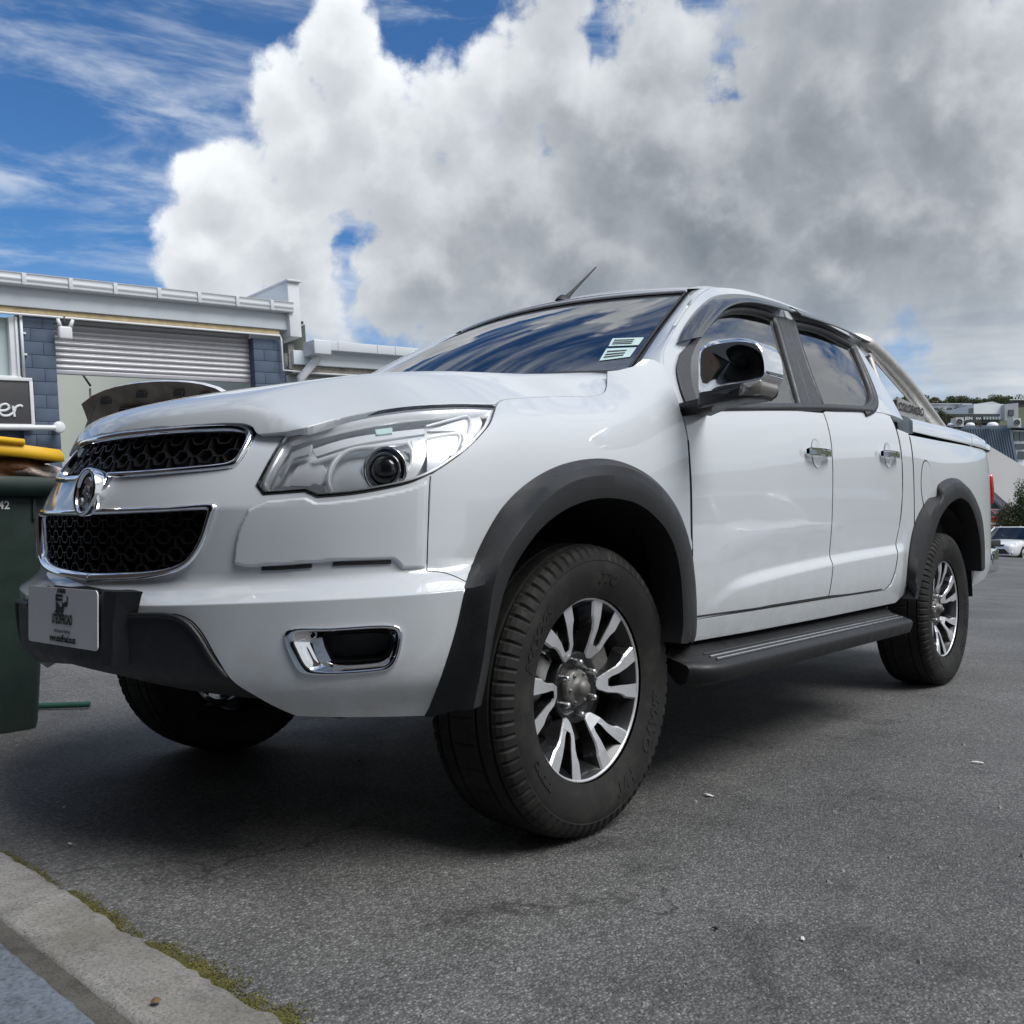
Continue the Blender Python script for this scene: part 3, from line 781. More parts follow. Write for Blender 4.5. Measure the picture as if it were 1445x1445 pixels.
relief([(-.010, .050), (.012, .052), (.030, .038), (.037, .015), (.036, -.012), (.026, -.008), (.020, .004), (.006, .010), (-.004, .024), (-.022, .028), (-.024, .038)], .008)
relief([(.020, -.004), (.034, -.018), (.030, -.038), (.010, -.054), (-.012, -.056), (-.002, -.044), (.004, -.026), (-.006, -.012), (-.020, -.004), (-.034, .004), (-.026, .014), (-.006, .008)], .006)
relief([(-.022+.017*math.cos(a), -.030+.017*math.sin(a)) for a in np.linspace(0, 2*math.pi, 15)[:-1]], .009)
for k in range(3): relief([(-.004+k*.011, .020+k*.001), (.000+k*.011, .022+k*.001), (.006+k*.011, -.004), (.002+k*.011, -.006)], .010)
m.build('badge_relief', principled('badge_metal', (.55, .56, .58), .24, .9), badge)

# ---- fog lamp bezels
fi = C([(441, 908), (446, 901), (480, 898.5), (540, 896.5), (549, 899), (551, 906), (546, 925), (540, 933), (528, 936), (468, 938.5), (458, 934), (447, 917)], 5, True)
n_ = 120; A_ = resample(FOG, n_, True)
FI = FRONT.uvs(fi); Bq = resample(FI, n_, True)
k0 = min(range(n_), key=lambda k: np.abs(np.roll(Bq, -k, 0)-A_).sum()); Bq = np.roll(Bq, -k0, 0)
cs = [FRONT.at(A_, -.012), FRONT.at(A_, .003), FRONT.at(A_*.93+Bq*.07, .007), FRONT.at(A_*.72+Bq*.28, .006), FRONT.at(A_*.6+Bq*.4, .001), FRONT.at(A_*.35+Bq*.65, -.012), FRONT.at(A_*.12+Bq*.88, -.016), FRONT.at(Bq, -.030)]
m = MB(); m.loft(cs, True)
fogs = both(m, 'fog_lamp_bezel', CHROME, truck)
for sgn, par in zip((1, -1), fogs):
    cs = [FRONT.at(Bq, -.028), FRONT.at(Bq*.94+Bq.mean(0)*.06, -.075)]; c0 = FRONT.at(Bq.mean(0)[None], -.078)
    m = MB(); m.loft(cs, True); k = len(m.v); m.add(list(cs[1])+[c0[0]], [(i, (i+1) % n_, n_) for i in range(n_)])
    (m if sgn > 0 else m.mirrored()).build('fog_recess', BLACK, par)
    # bright vertical accent at the inner end
    acc = FRONT.uvs(C([(437, 902.5, 1), (453, 901, 1), (457, 915), (466, 934, 1), (450, 936.5, 1), (443, 922)], 4, True))
    v, f, nn = panel_mb(FRONT, acc, step=.008, off=-.010, rim=.012)
    if sgn < 0: v = [(-a, b, c) for a, b, c in v]; f = [q[::-1] for q in f]
    m = MB(); m.add(v, f, 0, True); m.build('fog_accent', CHROME, par)

# ---- headlamps
HLU = fuv(hl_out)
def headlamp():
    objs = []
    dark = panel('headlamp', FRONT, HLU, REFLD, truck, step=.03, off=-.052, rim=0)
    lamps = [o for o in truck.children if o.name.startswith('headlamp')]
    for sgn, par in zip((1, -1), lamps):
        def put(name, mb, mat): return (mb if sgn > 0 else mb.mirrored()).build(name, mat, par)
        def sp(name, px, mat, off, step=.012, rim=.008, offf=None, smooth=True):
            v, f, nn = panel_mb(FRONT, fuv(px), step=step, off=off, rim=rim, offf=offf)
            m = MB(); m.add(v, f, 0, True); return put(name, m, mat)
        # housing wall
        m = MB(); m.loft([FRONT.at(HLU, -.003), FRONT.at(HLU, -.055)], True); put('lamp_housing', m, REFLD)
        # black seal round the lens
        HI = HLU; c = HI.mean(0)
        m = MB(); a = FRONT.at(HLU, .0015); d = np.roll(HLU, -1, 0)-np.roll(HLU, 1, 0); d = d*np.array(FRONT.scale); d /= np.linalg.norm(d, axis=1)[:, None]+1e-9
        nin = np.stack([-d[:, 1], d[:, 0]], 1)
        if inpoly((HLU*np.array(FRONT.scale)+nin*.004), HLU*np.array(FRONT.scale)).mean() < .5: nin = -nin
        ins = lambda w: HLU+nin*w/np.array(FRONT.scale)
        wv = (.0012+.0045*sstep(-(HLU[:, 1]-.95), 0, .05))[:, None]
        m.loft([FRONT.at(HLU, -.004), FRONT.at(HLU, .0012), FRONT.at(ins(wv), .0014), FRONT.at(ins(wv), -.008)], True); put('lamp_seal', m, GLOSSB)
        m = MB(); m.loft([FRONT.at(ins(wv+.001), -.012), FRONT.at(ins(wv+.006), -.010), FRONT.at(ins(wv+.010), -.03)], True); put('lamp_liner', m, REFL)
        # bowl and projector
        sp('lamp_bowl', C([(463, 692, 1), (459, 672), (464, 650), (478, 632), (491, 626, 1), (576, 615.5, 1), (582, 630), (580, 655), (566, 676, 1), (520, 688)], 5, True), LAMPGREY, -.036, offf=lambda w: -.012*np.ones(len(w)))
        def tubeline(name, px, off, r, mat, n=6):
            m = MB(); m.tube(FRONT.at(fuv(C(px, 6)), off), r, n); return put(name, m, mat)
        tubeline('bowl_trim', [(463, 693), (458.5, 672), (463, 651), (476, 633), (491, 624.5), (530, 619), (576, 614)], -.026, .0065, REFL, 8)
        tubeline('bowl_trim', [(576, 614), (583.5, 630), (581, 656), (567, 677)], -.026, .005, REFL, 8)
        # outer crescent and indicator
        sp('lamp_crescent', C([(581, 612, 1), (600, 611, 1), (604, 628), (599, 652), (584, 676, 1), (567, 681, 1), (582, 656), (586, 632)], 5, True), REFL, -.022)
        sp('indicator_reflector', C([(604, 612, 1), (646, 606, 1), (652, 612), (646, 632), (632, 646), (606, 664, 1), (606, 640)], 5, True), LAMPGREY, -.020)
        tubeline('indicator_trim', [(604, 611), (640, 605.5), (650, 606), (653, 613), (648, 630), (640, 640)], -.016, .003, REFLD)
        sp('outer_reflector', C([(604, 600, 1), (655, 584), (680, 580, 1), (684, 590), (672, 610), (655, 632, 1), (658, 608), (648, 602)], 5, True), REFL, -.018)
        tubeline('indicator_trim', [(602, 596), (640, 586), (661, 582), (666, 588), (664, 606), (655, 626)], -.012, .0035, REFLD)
        # upper strip
        sp('running_strip', C([(437, 626, 1), (480, 612), (530, 603), (600, 596, 1), (600, 604, 1), (540, 612), (492, 621), (442, 637, 1)], 4, True), REFLD, -.018)
        sp('running_strip', C([(528, 599, 1), (552, 596, 1), (552, 604, 1), (530, 606.5, 1)], 3, True), STICK, -.014)
        # inner turn reflector
        sp('inner_reflector', C([(405, 650, 1), (416, 637), (446, 640, 1), (452, 655), (449, 668), (440, 678, 1), (398, 674, 1)], 4, True), REFL, -.030, offf=lambda w: -.01*np.ones(len(w)))
        sp('inner_step', C([(380, 690, 1), (384, 682, 1), (430, 686, 1), (440, 679, 1), (456, 684, 1), (458, 693, 1), (440, 694, 1), (428, 689, 1)], 3, True), REFL, -.014)
        sp('inner_step', C([(408, 629, 1), (436, 618, 1), (430, 632), (408, 640), (392, 668, 1), (388, 664, 1)], 3, True), LAMPGREY, -.020)
        c0 = fuv([(543, 656)])[0]; P0 = FRONT.at(c0[None], -.030)[0]
        ax = np.array((.42, -.90, 0.0)); ax /= np.linalg.norm(ax); q = Vector(ax).to_track_quat('Z', 'Y').to_matrix().to_4x4(); Mp = Matrix.Translation(Vector(P0)) @ q
        m = MB(); m.lathe([(.052, -.035), (.0535, -.004), (.055, .004), (.050, .006), (.047, .0), (.043, -.004)], 40, Mp); put('projector_ring', m, CHROME)
        m = MB(); m.lathe([(.043, -.004), (.040, .008), (.036, .010), (.034, .004)], 40, Mp); put('projector_ring', m, DARKCHR)
        m = MB(); m.lathe([(.035, .002), (.030, .012), (.020, .019), (.010, .022), (.0001, .023)], 32, Mp); put('projector_lens', m, GLOSSB)
        v, f, nn = panel_mb(FRONT, HLU, step=.02, off=.002, rim=0)
        m = MB(); m.add(v, f, 0, True); put('lens', m, LENS)
headlamp()

# ---- bonnet
hood_px = [(175, 606.5)]+list(map(tuple, C([(240, 601.3), (302, 597.2), (332, 596.6), (348, 598.2), (357, 602.6), (360.5, 608.5), (364.5, 612.3, 1), (403.6, 609, 1), (433, 602), (481, 589), (529.5, 579.3), (578, 572.7), (626, 569.7), (698.5, 569.2, 1), (704, 564.5), (716, 561.5, 1), (780, 558), (846, 555.5), (853.5, 548), (855.5, 526)], 5)))
HU = HOOD.uvs(hood_px)
_q = (HU[:, 0] > .06) & (HU[:, 0] < .36) & (HU[:, 1] < -.7); _c = np.polyfit(HU[_q, 0]**2, HU[_q, 1], 1)
_k = int(np.argmax(HU[:, 0] > .10)); _fx = np.linspace(0, .095, 4)
HU = np.vstack([np.stack([_fx, _c[1]+_c[0]*_fx**2], 1), HU[_k:], [(.60, .30), (.40, .22), (.2, .18), (0, .165)]])
_yy = np.arange(-.84, .3, .012); _rw = np.vstack([np.stack([HXE(_yy)-.15+k, _yy], 1) for k in (-.03, -.015, -.005, .005, .015, .03)]+[np.stack([_x, np.full_like(_x, 0)+(-.825+o)+.45*_x**2], 1) for _x in [np.linspace(0, .45, 40)] for o in (.004, .009, .014, .020, .028, .04)])
panel('bonnet', HOOD, HU, PAINT, truck, 'weld', step=.016, rim=.025, rows=_rw)
# ---- front fenders
fl_outer_px = C([(599, 1012, 1), (624, 950.7), (644, 885.4), (658, 823), (665, 800), (683.6, 757.7), (712, 712), (749, 678), (788.6, 657), (831, 647.6), (862, 649), (896.5, 661), (925, 681), (950, 712), (967, 752), (977, 800), (981, 857), (979, 899.6)], 6)
fend = [(609, 670)]+list(map(tuple, C([(614, 666.5, 1), (640, 649.5), (662.7, 631.5), (680, 613.5), (693, 597), (701.5, 572.5, 1), (706, 567), (717, 563.5, 1), (780, 560), (847, 557.5), (855.5, 550), (857.5, 528), (857.5, 524, 1)], 4)))
fend += [(873, 522.5), (893, 517.5), (908, 507), (922, 507.5), (937, 515.5), (945, 538), (960, 580), (969.8, 621.4), (973.2, 681.8), (974.5, 757), (976, 800)]
arch = fl_outer_px[(fl_outer_px[:, 0] < 977)][::-1]; arch = [tuple(q) for q in arch if q[1] < 822 or q[0] > 900]
arch_in = []
cx_, cy_ = 815, 900
for x, y in arch: arch_in.append((x+(cx_-x)*.06, y+(cy_-y)*.06))
fend += arch_in+[(654, 818), (642, 813), (625, 807.2), (603, 805), (605, 750), (608.5, 690)]
panel('front_fender', FRONT, fuv(fend), PAINT, truck, step=.02, rim=.02)
# ================================================================ doors, cab and glass
def suv(p): return SIDE.uvs(p)
def guv(p): return GREEN.uvs(p)
fd = [(962.5, 582), (990, 577.5), (1060, 579), (1124, 580), (1161, 581.5)]
BLN = [(1.558, 1.25), (1.555, 1.1), (1.545, .95), (1.530, .8), (1.512, .65), (1.497, .548)]
fd1 = list(map(tuple, C([(983, 874, 1), (978.5, 800), (977.3, 757), (976, 681.8), (972, 621.4)], 4)))
def sub_door(name, poly):
    yy = np.arange(.5, 2.5, .011); rw_ = np.vstack([np.stack([yy, CREZ(yy)-w], 1) for w in (-.03, -.012, .0, .008, .016, .026, .036, .046)])
    panel(name, SIDE, poly, PAINT, truck, step=.014, rim=.02, rows=rw_)
    return [o for o in truck.children if o.name.split('.')[0] == name]
FD = np.vstack([suv(fd)[:-1], np.array(BLN)-(.002, 0), [(1.0, .546)], suv(fd1)]); FD = np.array([(y, min(z, ZB(y)-.004)) for y, z in FD])
fdoors = sub_door('front_door', FD)
RD = np.vstack([np.array(BLN)+(.003, 0), [(2.10, .535), (2.17, .56), (2.215, .62), (2.245, .70), (2.30, .80), (2.345, .95), (2.35, 1.1), (2.34, 1.2), (2.33, 1.302)]])
ty = np.linspace(2.25, 1.62, 12); RD = np.vstack([RD, [(y, float(ZB(y))-.004) for y in ty]])
rdoors = sub_door('rear_door', RD)
# rocker under the doors and the rear corner of the cab
panel('sill', SIDE, [(.50, .528), (1.0, .532), (1.5, .535), (2.10, .530), (2.20, .55), (2.235, .60), (2.26, .68), (2.315, .80), (2.36, .95), (2.362, 1.1), (2.36, 1.245), (2.50, 1.235), (2.505, .9), (2.49, .60), (2.45, .50), (2.3, .468), (1.5, .463), (.50, .463)], PAINT, truck, step=.022, rim=.05)
# greenhouse: traced door edge over the top
dtop = C([(937.7, 516, 1), (938.5, 495), (950, 470), (968, 440), (980, 424), (990.5, 414), (1001, 408), (1013, 406), (1030, 406.8), (1051, 410), (1103.7, 426.5), (1164, 451.5), (1220.6, 479.5)], 6)
DT = guv(dtop)
DT = DT[np.r_[True, np.diff(DT[:, 0]) > 1e-4]]
kz = DT[:, 0] < 2.36; DT = DT[kz]
zr = float(DT[-1][1])
rear_edge = [(2.40, zr-.01), (2.44, zr-.10), (2.47, 1.5), (2.50, 1.40), (2.505, 1.30)]
bot = [(y, float(ZB(y))) for y in np.linspace(2.5, .44, 24)]
winF = guv(C([(984, 573, 1), (972, 540), (972, 505), (984, 480), (1000, 459), (1014, 446), (1030, 438), (1051, 436), (1080, 441), (1094, 447, 1), (1112, 510), (1130, 574.5, 1), (1060, 573.5)], 5, True))
winR = guv(C([(1121, 456, 1), (1160, 465), (1203, 487, 1), (1217, 520), (1230.5, 562), (1226, 571), (1215, 575.5, 1), (1163, 575.5, 1), (1142, 520)], 5, True))
ymid = .5*(winF[:, 0].max()+winR[:, 0].min())
frame_poly = np.vstack([DT, rear_edge, bot])
panel('door_frame', GREEN, frame_poly, PAINT, truck, holes=[winF, winR], step=.03, rim=.03)
panel('front_window', GREEN, winF, GLASS_S, truck, step=.05, off=-.012, rim=0)
panel('rear_window', GREEN, winR, GLASS_S, truck, step=.05, off=-.012, rim=0)
# rubber seals round the openings
for w in (winF, winR):
    c_ = w.mean(0); dd_ = np.roll(w, -1, 0)-np.roll(w, 1, 0); dd_ /= np.linalg.norm(dd_, axis=1)[:, None]+1e-9; no_ = np.stack([dd_[:, 1], -dd_[:, 0]], 1)
    if inpoly(w+no_*.004, w).mean() > .5: no_ = -no_
    m = MB(); m.loft([GREEN.at(w+no_*.016, -.004), GREEN.at(w+no_*.016, .0035), GREEN.at(w-no_*.004, .004), GREEN.at(w-no_*.008, -.012), GREEN.at(w-no_*.008, -.03)], True); both(m, 'window_seal', TRIMB, truck)
# inner reveals of the openings
for w in (winF, winR):
    m = MB(); m.loft([GREEN.at(w, .0), GREEN.at(w, -.05)], True); both(m, 'window_reveal', UNDER, truck)
# black centre pillar trim, sail, belt and surround
def gp(name, px, mat, off=.003, step=.03, rim=.006, **k): panel(name, GREEN, guv(px), mat, truck, step=step, off=off, rim=rim, **k)
gp('pillar_trim', [(1093, 446), (1106, 448), (1124, 510), (1143, 576.5), (1130.5, 576.5), (1112, 510)], TRIMB)
gp('pillar_trim', [(1107, 448), (1119.5, 453), (1140, 520), (1162, 577), (1144, 576.5), (1125, 510)], TRIMB)
gp('sail_panel', C([(958, 500, 1), (975, 484), (984, 480, 1), (973, 505), (972.5, 540), (983, 574.5, 1), (967, 574.5, 1), (957, 545), (953, 520)], 4, True), TRIMB, .010)
m = MB(); bl = np.array([(y, float(ZB(y))+.006) for y in np.linspace(.60, 2.10, 30)])
m.loft([GREEN.at(bl, -.012), GREEN.at(bl+(0, .010), .006), GREEN.at(bl, .010), GREEN.at(bl-(0, .012), .007), GREEN.at(bl-(0, .014), -.01)]); both(m, 'belt_moulding', TRIMB, truck)
rt = guv(C([(1204, 487), (1219, 520), (1233, 562), (1229, 572), (1217, 577)], 6)); m = MB()
cen = winR.mean(0); r2 = rt+(rt-cen)/np.linalg.norm(rt-cen, axis=1)[:, None]*.035
m.loft([GREEN.at(rt, -.01), GREEN.at(rt, .004), GREEN.at(r2*.5+rt*.5, .006), GREEN.at(r2, .004), GREEN.at(r2, -.006)]); both(m, 'window_surround', TRIMB, truck)
# weather shields over the windows
def visor(name, up, lo):
    a = resample(guv(C(up, 6)), 40); b = resample(guv(C(lo, 6)), 40)
    m = MB(); m.loft([GREEN.at(a, .004), GREEN.at(a, .008), GREEN.at(a*.85+b*.15, .018), GREEN.at(a*.5+b*.5, .030), GREEN.at(a*.1+b*.9, .038), GREEN.at(b, .037), GREEN.at(b, .033), GREEN.at(a*.5+b*.5, .026), GREEN.at(a, .004)])
    both(m, name, VISOR, truck)
visor('weather_shield', [(953, 486), (962, 466), (975.4, 446), (990, 430), (1005, 420), (1025, 416.5), (1051, 418), (1080, 424.5), (1104, 432)], [(979, 484.5), (990, 470), (1002, 456), (1014, 444.5), (1030, 437.5), (1051, 435.5), (1075, 439.5), (1095, 444.5), (1109, 449)])
visor('weather_shield', [(1108, 433.5), (1140, 445), (1164, 455), (1195, 471), (1220, 485)], [(1121, 453), (1148, 461), (1171, 468.5), (1198, 480), (1219, 490)])
def WS(s, t):
    xb, xt = .745, .575; x = s*(xb+(xt-xb)*t); q = abs(s)**2
    yb = .130+.300*q; zb_ = 1.285+.005*q; yt = .965+.120*q; zt_ = 1.693-.009*q
    k = t; b = .026*math.sin(math.pi*t)*(1-.75*q)
    return (x, yb+(yt-yb)*k-b*.45, zb_+(zt_-zb_)*k+b*.85)
# roof
Zroof = []
yr = np.linspace(DT[:, 0].min(), 2.42, 60)
ztop = np.interp(yr, DT[:, 0], DT[:, 1])
hdr_y = lambda x: .945+.42*x**2
hdr_z = lambda x: 1.737-.085*x**2
m = MB(); rows = []
ys0 = 1.10
edge = [(y, z) for y, z in DT if y > ys0]
edge = resample(np.array([(ys0, float(np.interp(ys0, DT[:, 0], DT[:, 1])))]+edge+[(2.42, zr-.02)]), 40)
NX = 28
for i, (y, z) in enumerate(edge):
    xe = float(GREEN.G(np.array([y]), np.array([z]))[0]); row = []
    for k in range(-NX, NX+1):
        t = k/NX; x = xe*math.copysign(abs(math.sin(t*math.pi/2))**.9, t)
        q = abs(x)/xe; zc_ = z+.062*(1-q**2.6)*(1-.0*i)-.004
        # front of the roof follows the curved header
        yf = hdr_y(min(abs(x), .62)); w = 1-i/(len(edge)-1); yy = y+(yf-ys0)*w**2.2
        if i == 0:
            if abs(x) <= .575: p_ = np.array(WS(x/.575, 1.0))+np.array((0, .030, .014)); yy, zc_ = p_[1], p_[2]
            else:
                p_ = np.array(WS(math.copysign(1, x), 1.0))+np.array((0, .030, .014)); w_ = (abs(x)-.575)/(xe-.575); yy = p_[1]*(1-w_)+y*w_; zc_ = p_[2]*(1-w_)+(z-.004)*w_+.012*math.sin(math.pi*w_)
        row.append((x, yy, zc_))
    rows.append(np.array(row))
# ease between header row and full crown
z0 = rows[0][:, 2].copy()
for i in range(1, len(rows)):
    w = sstep(i/(len(rows)-1), 0, .22); rows[i][:, 2] = rows[i][:, 2]*w+(z0+(rows[i][0, 2]-rows[0][0, 2]))*(1-w)
m.loft(rows); last = rows[-1]; l2 = last+np.array((0, .05, -.03)); l3 = last*np.array((.98, 1, 1))+np.array((0, .07, -.10)); m.loft([last, l2, l3])
m.build('roof', PAINT, truck)
# windscreen
def wsgrid(s0, s1, t0, t1, n, k): return [[np.array(WS(s0+(s1-s0)*j/n, t0+(t1-t0)*i/k)) for j in range(n+1)] for i in range(k+1)]
m = MB(); m.loft(wsgrid(-1, 1, 0, 1, 40, 20)); ws = m.build('windscreen', GLASS_W, truck)
m = MB()
for s0, s1, t0, t1 in ((-1, -.93, 0.03, 1), (.93, 1, 0.03, 1), (-.93, .93, 0, .05)):
    g = wsgrid(s0, s1, t0, t1, 24, 24); m.loft([[p+np.array((0, .004, -.004)) for p in r_] for r_ in g])
m.build('windscreen_border', GLOSSB, ws)
m = MB(); m.tube([np.array(WS(s, 1.0))+np.array((0, -.001, .001)) for s in np.linspace(-1, 1, 40)], .0022, 6); m.build('header_seal', BLACK, ws)
hd = [np.array(WS(s, 1.0)) for s in np.linspace(-1, 1, 2*NX+1)]
m = MB(); r0 = rows[0]; hs = [np.array(WS(max(-1, min(1, q[0]/.575)), 1.0))+np.array((0, .006, .008)) for q in r0]
m.loft([[h_+np.array((0, .004, -.004)) for h_ in hs], [h_+np.array((0, -.010, -.006)) for h_ in hs], [h_+np.array((0, -.008, .008)) for h_ in hs], [(a+b)/2+np.array((0, 0, .009)) for a, b in zip(hs, r0)], r0]); m.build('roof_header', PAINT, truck)
# windscreen pillar between glass and door edge
a = [np.array(WS(1.0, t)) for t in np.linspace(0, 1, 30)]
j0 = int(np.argmin(np.abs(DT[:, 0]-1.12))); dl = GREEN.at(resample(DT[:j0+1], 30), .0)
m = MB(); mid = [(p*.5+q*.5)+np.array((.010, -.004, .006)) for p, q in zip(a, dl)]
m1 = [(p*.82+q*.18)+np.array((.005, -.003, .004)) for p, q in zip(a, dl)]; m2 = [(p*.2+q*.8)+np.array((.008, -.002, .004)) for p, q in zip(a, dl)]
m.loft([[p+np.array((0, .012, -.012)) for p in a], a, m1, mid, m2, [q+np.array((-.001, -.003, 0)) for q in dl], [q+np.array((-.02, -.003, 0)) for q in dl]]); both(m, 'windscreen_pillar', PAINT, truck)
m = MB(); m.tube([np.array(WS(.985, t))+np.array((.004, -.002, .003)) for t in np.linspace(0.05, 1, 30)], .0045, 6); both(m, 'pillar_seal', BLACK, truck)
# cowl below the screen
m = MB(); m.loft([[np.array(WS(s*.95, .03))+np.array((0, 0, .002)) for s in np.linspace(-1, 1, 30)], [np.array((WS(s, 0)[0]*.93, WS(s, 0)[1]-.10, 1.262-.01*s*s)) for s in np.linspace(-1, 1, 30)]]); m.build('cowl', BLACK, truck)
# rear wall of the cab with a window
xe = .80
m = MB(); wl = []
for z in np.linspace(.5, 1.70, 14):
    hw = float(GREEN.G(np.array([2.45]), np.array([max(z, 1.3)]))[0])-.015 if z > 1.3 else .87; wl.append([(-hw, 2.50-.06*max(0, z-1.25), z), (hw, 2.50-.06*max(0, z-1.25), z)])
m.loft(wl); m.build('cab_back', UNDER, truck)
# antenna
m = MB(); m.lathe([(.0, .028), (.016, .024), (.030, .010), (.036, 0)], 20, Matrix.Translation((0, 1.09, 1.742)) @ Matrix.Diagonal((.8, 1.5, 1, 1))); ant = m.build('antenna', BLACK, truck)
P0 = np.array((0, 1.105, 1.762)); P1 = atX(841, 377, .0); m = MB(); m.tube([P0, P0+(P1-P0)*.25, P1], [.011, .0065, .003], 8); m.build('antenna_mast', BLACK, ant)
# stickers inside the screen
for (x0, y0, x1, y1) in ((862, 479, 908, 490), (846, 492, 900, 509)):
    pass
def on_ws(px, py):
    d = ray(px, py); best = None
    for s in np.linspace(-1, 1, 161):
        for t in np.linspace(0, 1, 81):
            q = np.array(WS(s, t)); w = q-CAMP; z = w@CF; e = (722.5+FPX*(w@CR)/z-px)**2+(722.5-FPX*(w@CU)/z-py)**2
            if best is None or e < best[0]: best = (e, q)
    return best[1]
for quad in ([(866, 479), (908, 477), (902, 488.5), (860, 490.5)], [(855, 493), (899, 490), (890, 505.5), (845.5, 509)]):
    q = [on_ws(*p)+np.array((0, -.0015, .002)) for p in quad]; m = MB(); m.add(q, [(0, 1, 2, 3)]); m.build('screen_sticker', STICK, ws)
    for r0 in (.25, .5, .72):
        A = q[0]*(1-r0)+q[3]*r0; B2 = q[1]*(1-r0)+q[2]*r0; A2 = q[0]*(1-r0-.1)+q[3]*(r0+.1); B3 = q[1]*(1-r0-.1)+q[2]*(r0+.1); dv = np.array((0, -.0015, .0015))
        f0 = lambda a, b, t: a*(1-t)+b*t+dv
        m = MB(); m.add([f0(A, B2, .1), f0(A, B2, .75), f0(A2, B3, .75), f0(A2, B3, .1)], [(0, 1, 2, 3)]); m.build('sticker_print', TRIMB, ws)
# interior
m = MB(); m.loft([[(x, .30+.2*(x/.7)**2, 1.20) for x in np.linspace(-.7, .7, 16)], [(x, .55, 1.24) for x in np.linspace(-.72, .72, 16)], [(x, .72, 1.19) for x in np.linspace(-.74, .74, 16)], [(x, .75, .75) for x in np.linspace(-.74, .74, 16)]]); m.build('dashboard', DASH, truck)
m = MB(); m.box((0, 1.45, .72), (1.5, 2.0, .04)); m.build('cab_floor', UNDER, truck)
for x, y in ((.37, 1.30), (-.37, 1.30), (.37, 2.12), (-.37, 2.12)):
    m = MB(); m.box((x, y-.05, .98), (.48, .50, .16), bev=.05); m.box((x, y+.22, 1.24), (.46, .14, .58), R=Matrix.Rotation(-.22, 3, 'X'), bev=.06); st = m.build('seat', FABRIC, truck)
    m = MB(); m.box((x, y+.32, 1.56), (.24, .09, .15), bev=.03); m.build('headrest', FABRIC, st)
Ms = Matrix.Translation((-.37, .86, 1.18)) @ Matrix.Rotation(math.radians(65), 4, 'X')
m = MB(); m.tube([tuple(Ms @ Vector((.19*math.cos(a), .19*math.sin(a), 0))) for a in np.linspace(0, 2*math.pi, 33)], .014, 8, cap=False); sw = m.build('steering_wheel', DASH, truck)
m = MB(); m.lathe([(.0, .02), (.06, .015), (.07, 0), (.03, -.12)], 20, Ms); [m.tube([tuple(Ms @ Vector((0, 0, 0))), tuple(Ms @ Vector((.19*math.cos(a), .19*math.sin(a), 0)))], .015, 6) for a in (0, math.pi, -math.pi/2)]; m.build('steering_hub', DASH, sw)
# door handles
for par, y, z in [(fdoors, 1.405, 1.085), (rdoors, 2.175, 1.118)]:
    x = float(S(np.array([y]), np.array([z]))[0])
    m = MB(); m.loft([[(x+.004+h*.030, y+yy, z+hh) for yy, h in zip(np.linspace(-.105, .105, 17), np.sin(np.linspace(.25, math.pi-.25, 17))**.5)] for hh in (.013, .015, .006, -.008, -.014, -.012)])
    m.loft([[(x+.004+max(0, h*.030-o), y+yy, z+hh) for yy, h in zip(np.linspace(-.105, .105, 17), np.sin(np.linspace(.25, math.pi-.25, 17))**.5)] for hh, o in ((.013, 0), (.010, .012), (-.010, .012), (-.012, 0))])
    ma = m; mb_ = m.mirrored()
    for par_, mm in zip(par, (ma, mb_)): mm.build('door_handle', CHROME, par_)
    m = MB()
    for k in range(20):
        pass
    cup = np.array([(y+.045*math.cos(a), z+.055*math.sin(a)) for a in np.linspace(0, 2*math.pi, 28)[:-1]])
    def bowl(w): return np.zeros(len(w))
    v, f, nn = panel_mb(SIDE, cup, step=.012, off=.0015, rim=0, offf=lambda w, y=y, z=z: -.0*np.ones(len(w)))
    cc = [SIDE.at(cup, .0022), SIDE.at((cup-(y, z))*.88+(y, z), .0008), SIDE.at((cup-(y, z))*.6+(y, z), .0006)]
    m.loft(cc, True)
    for par_, mm in zip(par, (m, m.mirrored())): mm.build('handle_cup', PAINT, par_)
# dark tubes laid along the panel gaps, standing in for their shade
def shut(line, surf, r=.0022, off=-.0005): m = MB(); m.tube(surf.at(np.asarray(line), off), r, 6); both(m, 'shut_line_shade', UNDER, truck)
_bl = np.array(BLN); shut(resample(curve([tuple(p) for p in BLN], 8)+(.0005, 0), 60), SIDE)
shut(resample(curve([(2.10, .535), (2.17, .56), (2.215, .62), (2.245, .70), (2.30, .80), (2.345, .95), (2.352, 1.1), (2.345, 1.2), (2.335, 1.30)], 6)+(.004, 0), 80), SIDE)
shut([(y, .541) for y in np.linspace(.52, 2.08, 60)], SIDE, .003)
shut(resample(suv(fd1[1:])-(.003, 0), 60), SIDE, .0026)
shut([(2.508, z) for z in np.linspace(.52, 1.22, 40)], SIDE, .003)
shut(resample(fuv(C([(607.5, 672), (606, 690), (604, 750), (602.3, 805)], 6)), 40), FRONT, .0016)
shut(resample(fuv(C([(603, 805.8), (625, 807.8), (642, 813.3), (657, 820.6)], 6)), 30), FRONT, .0016)
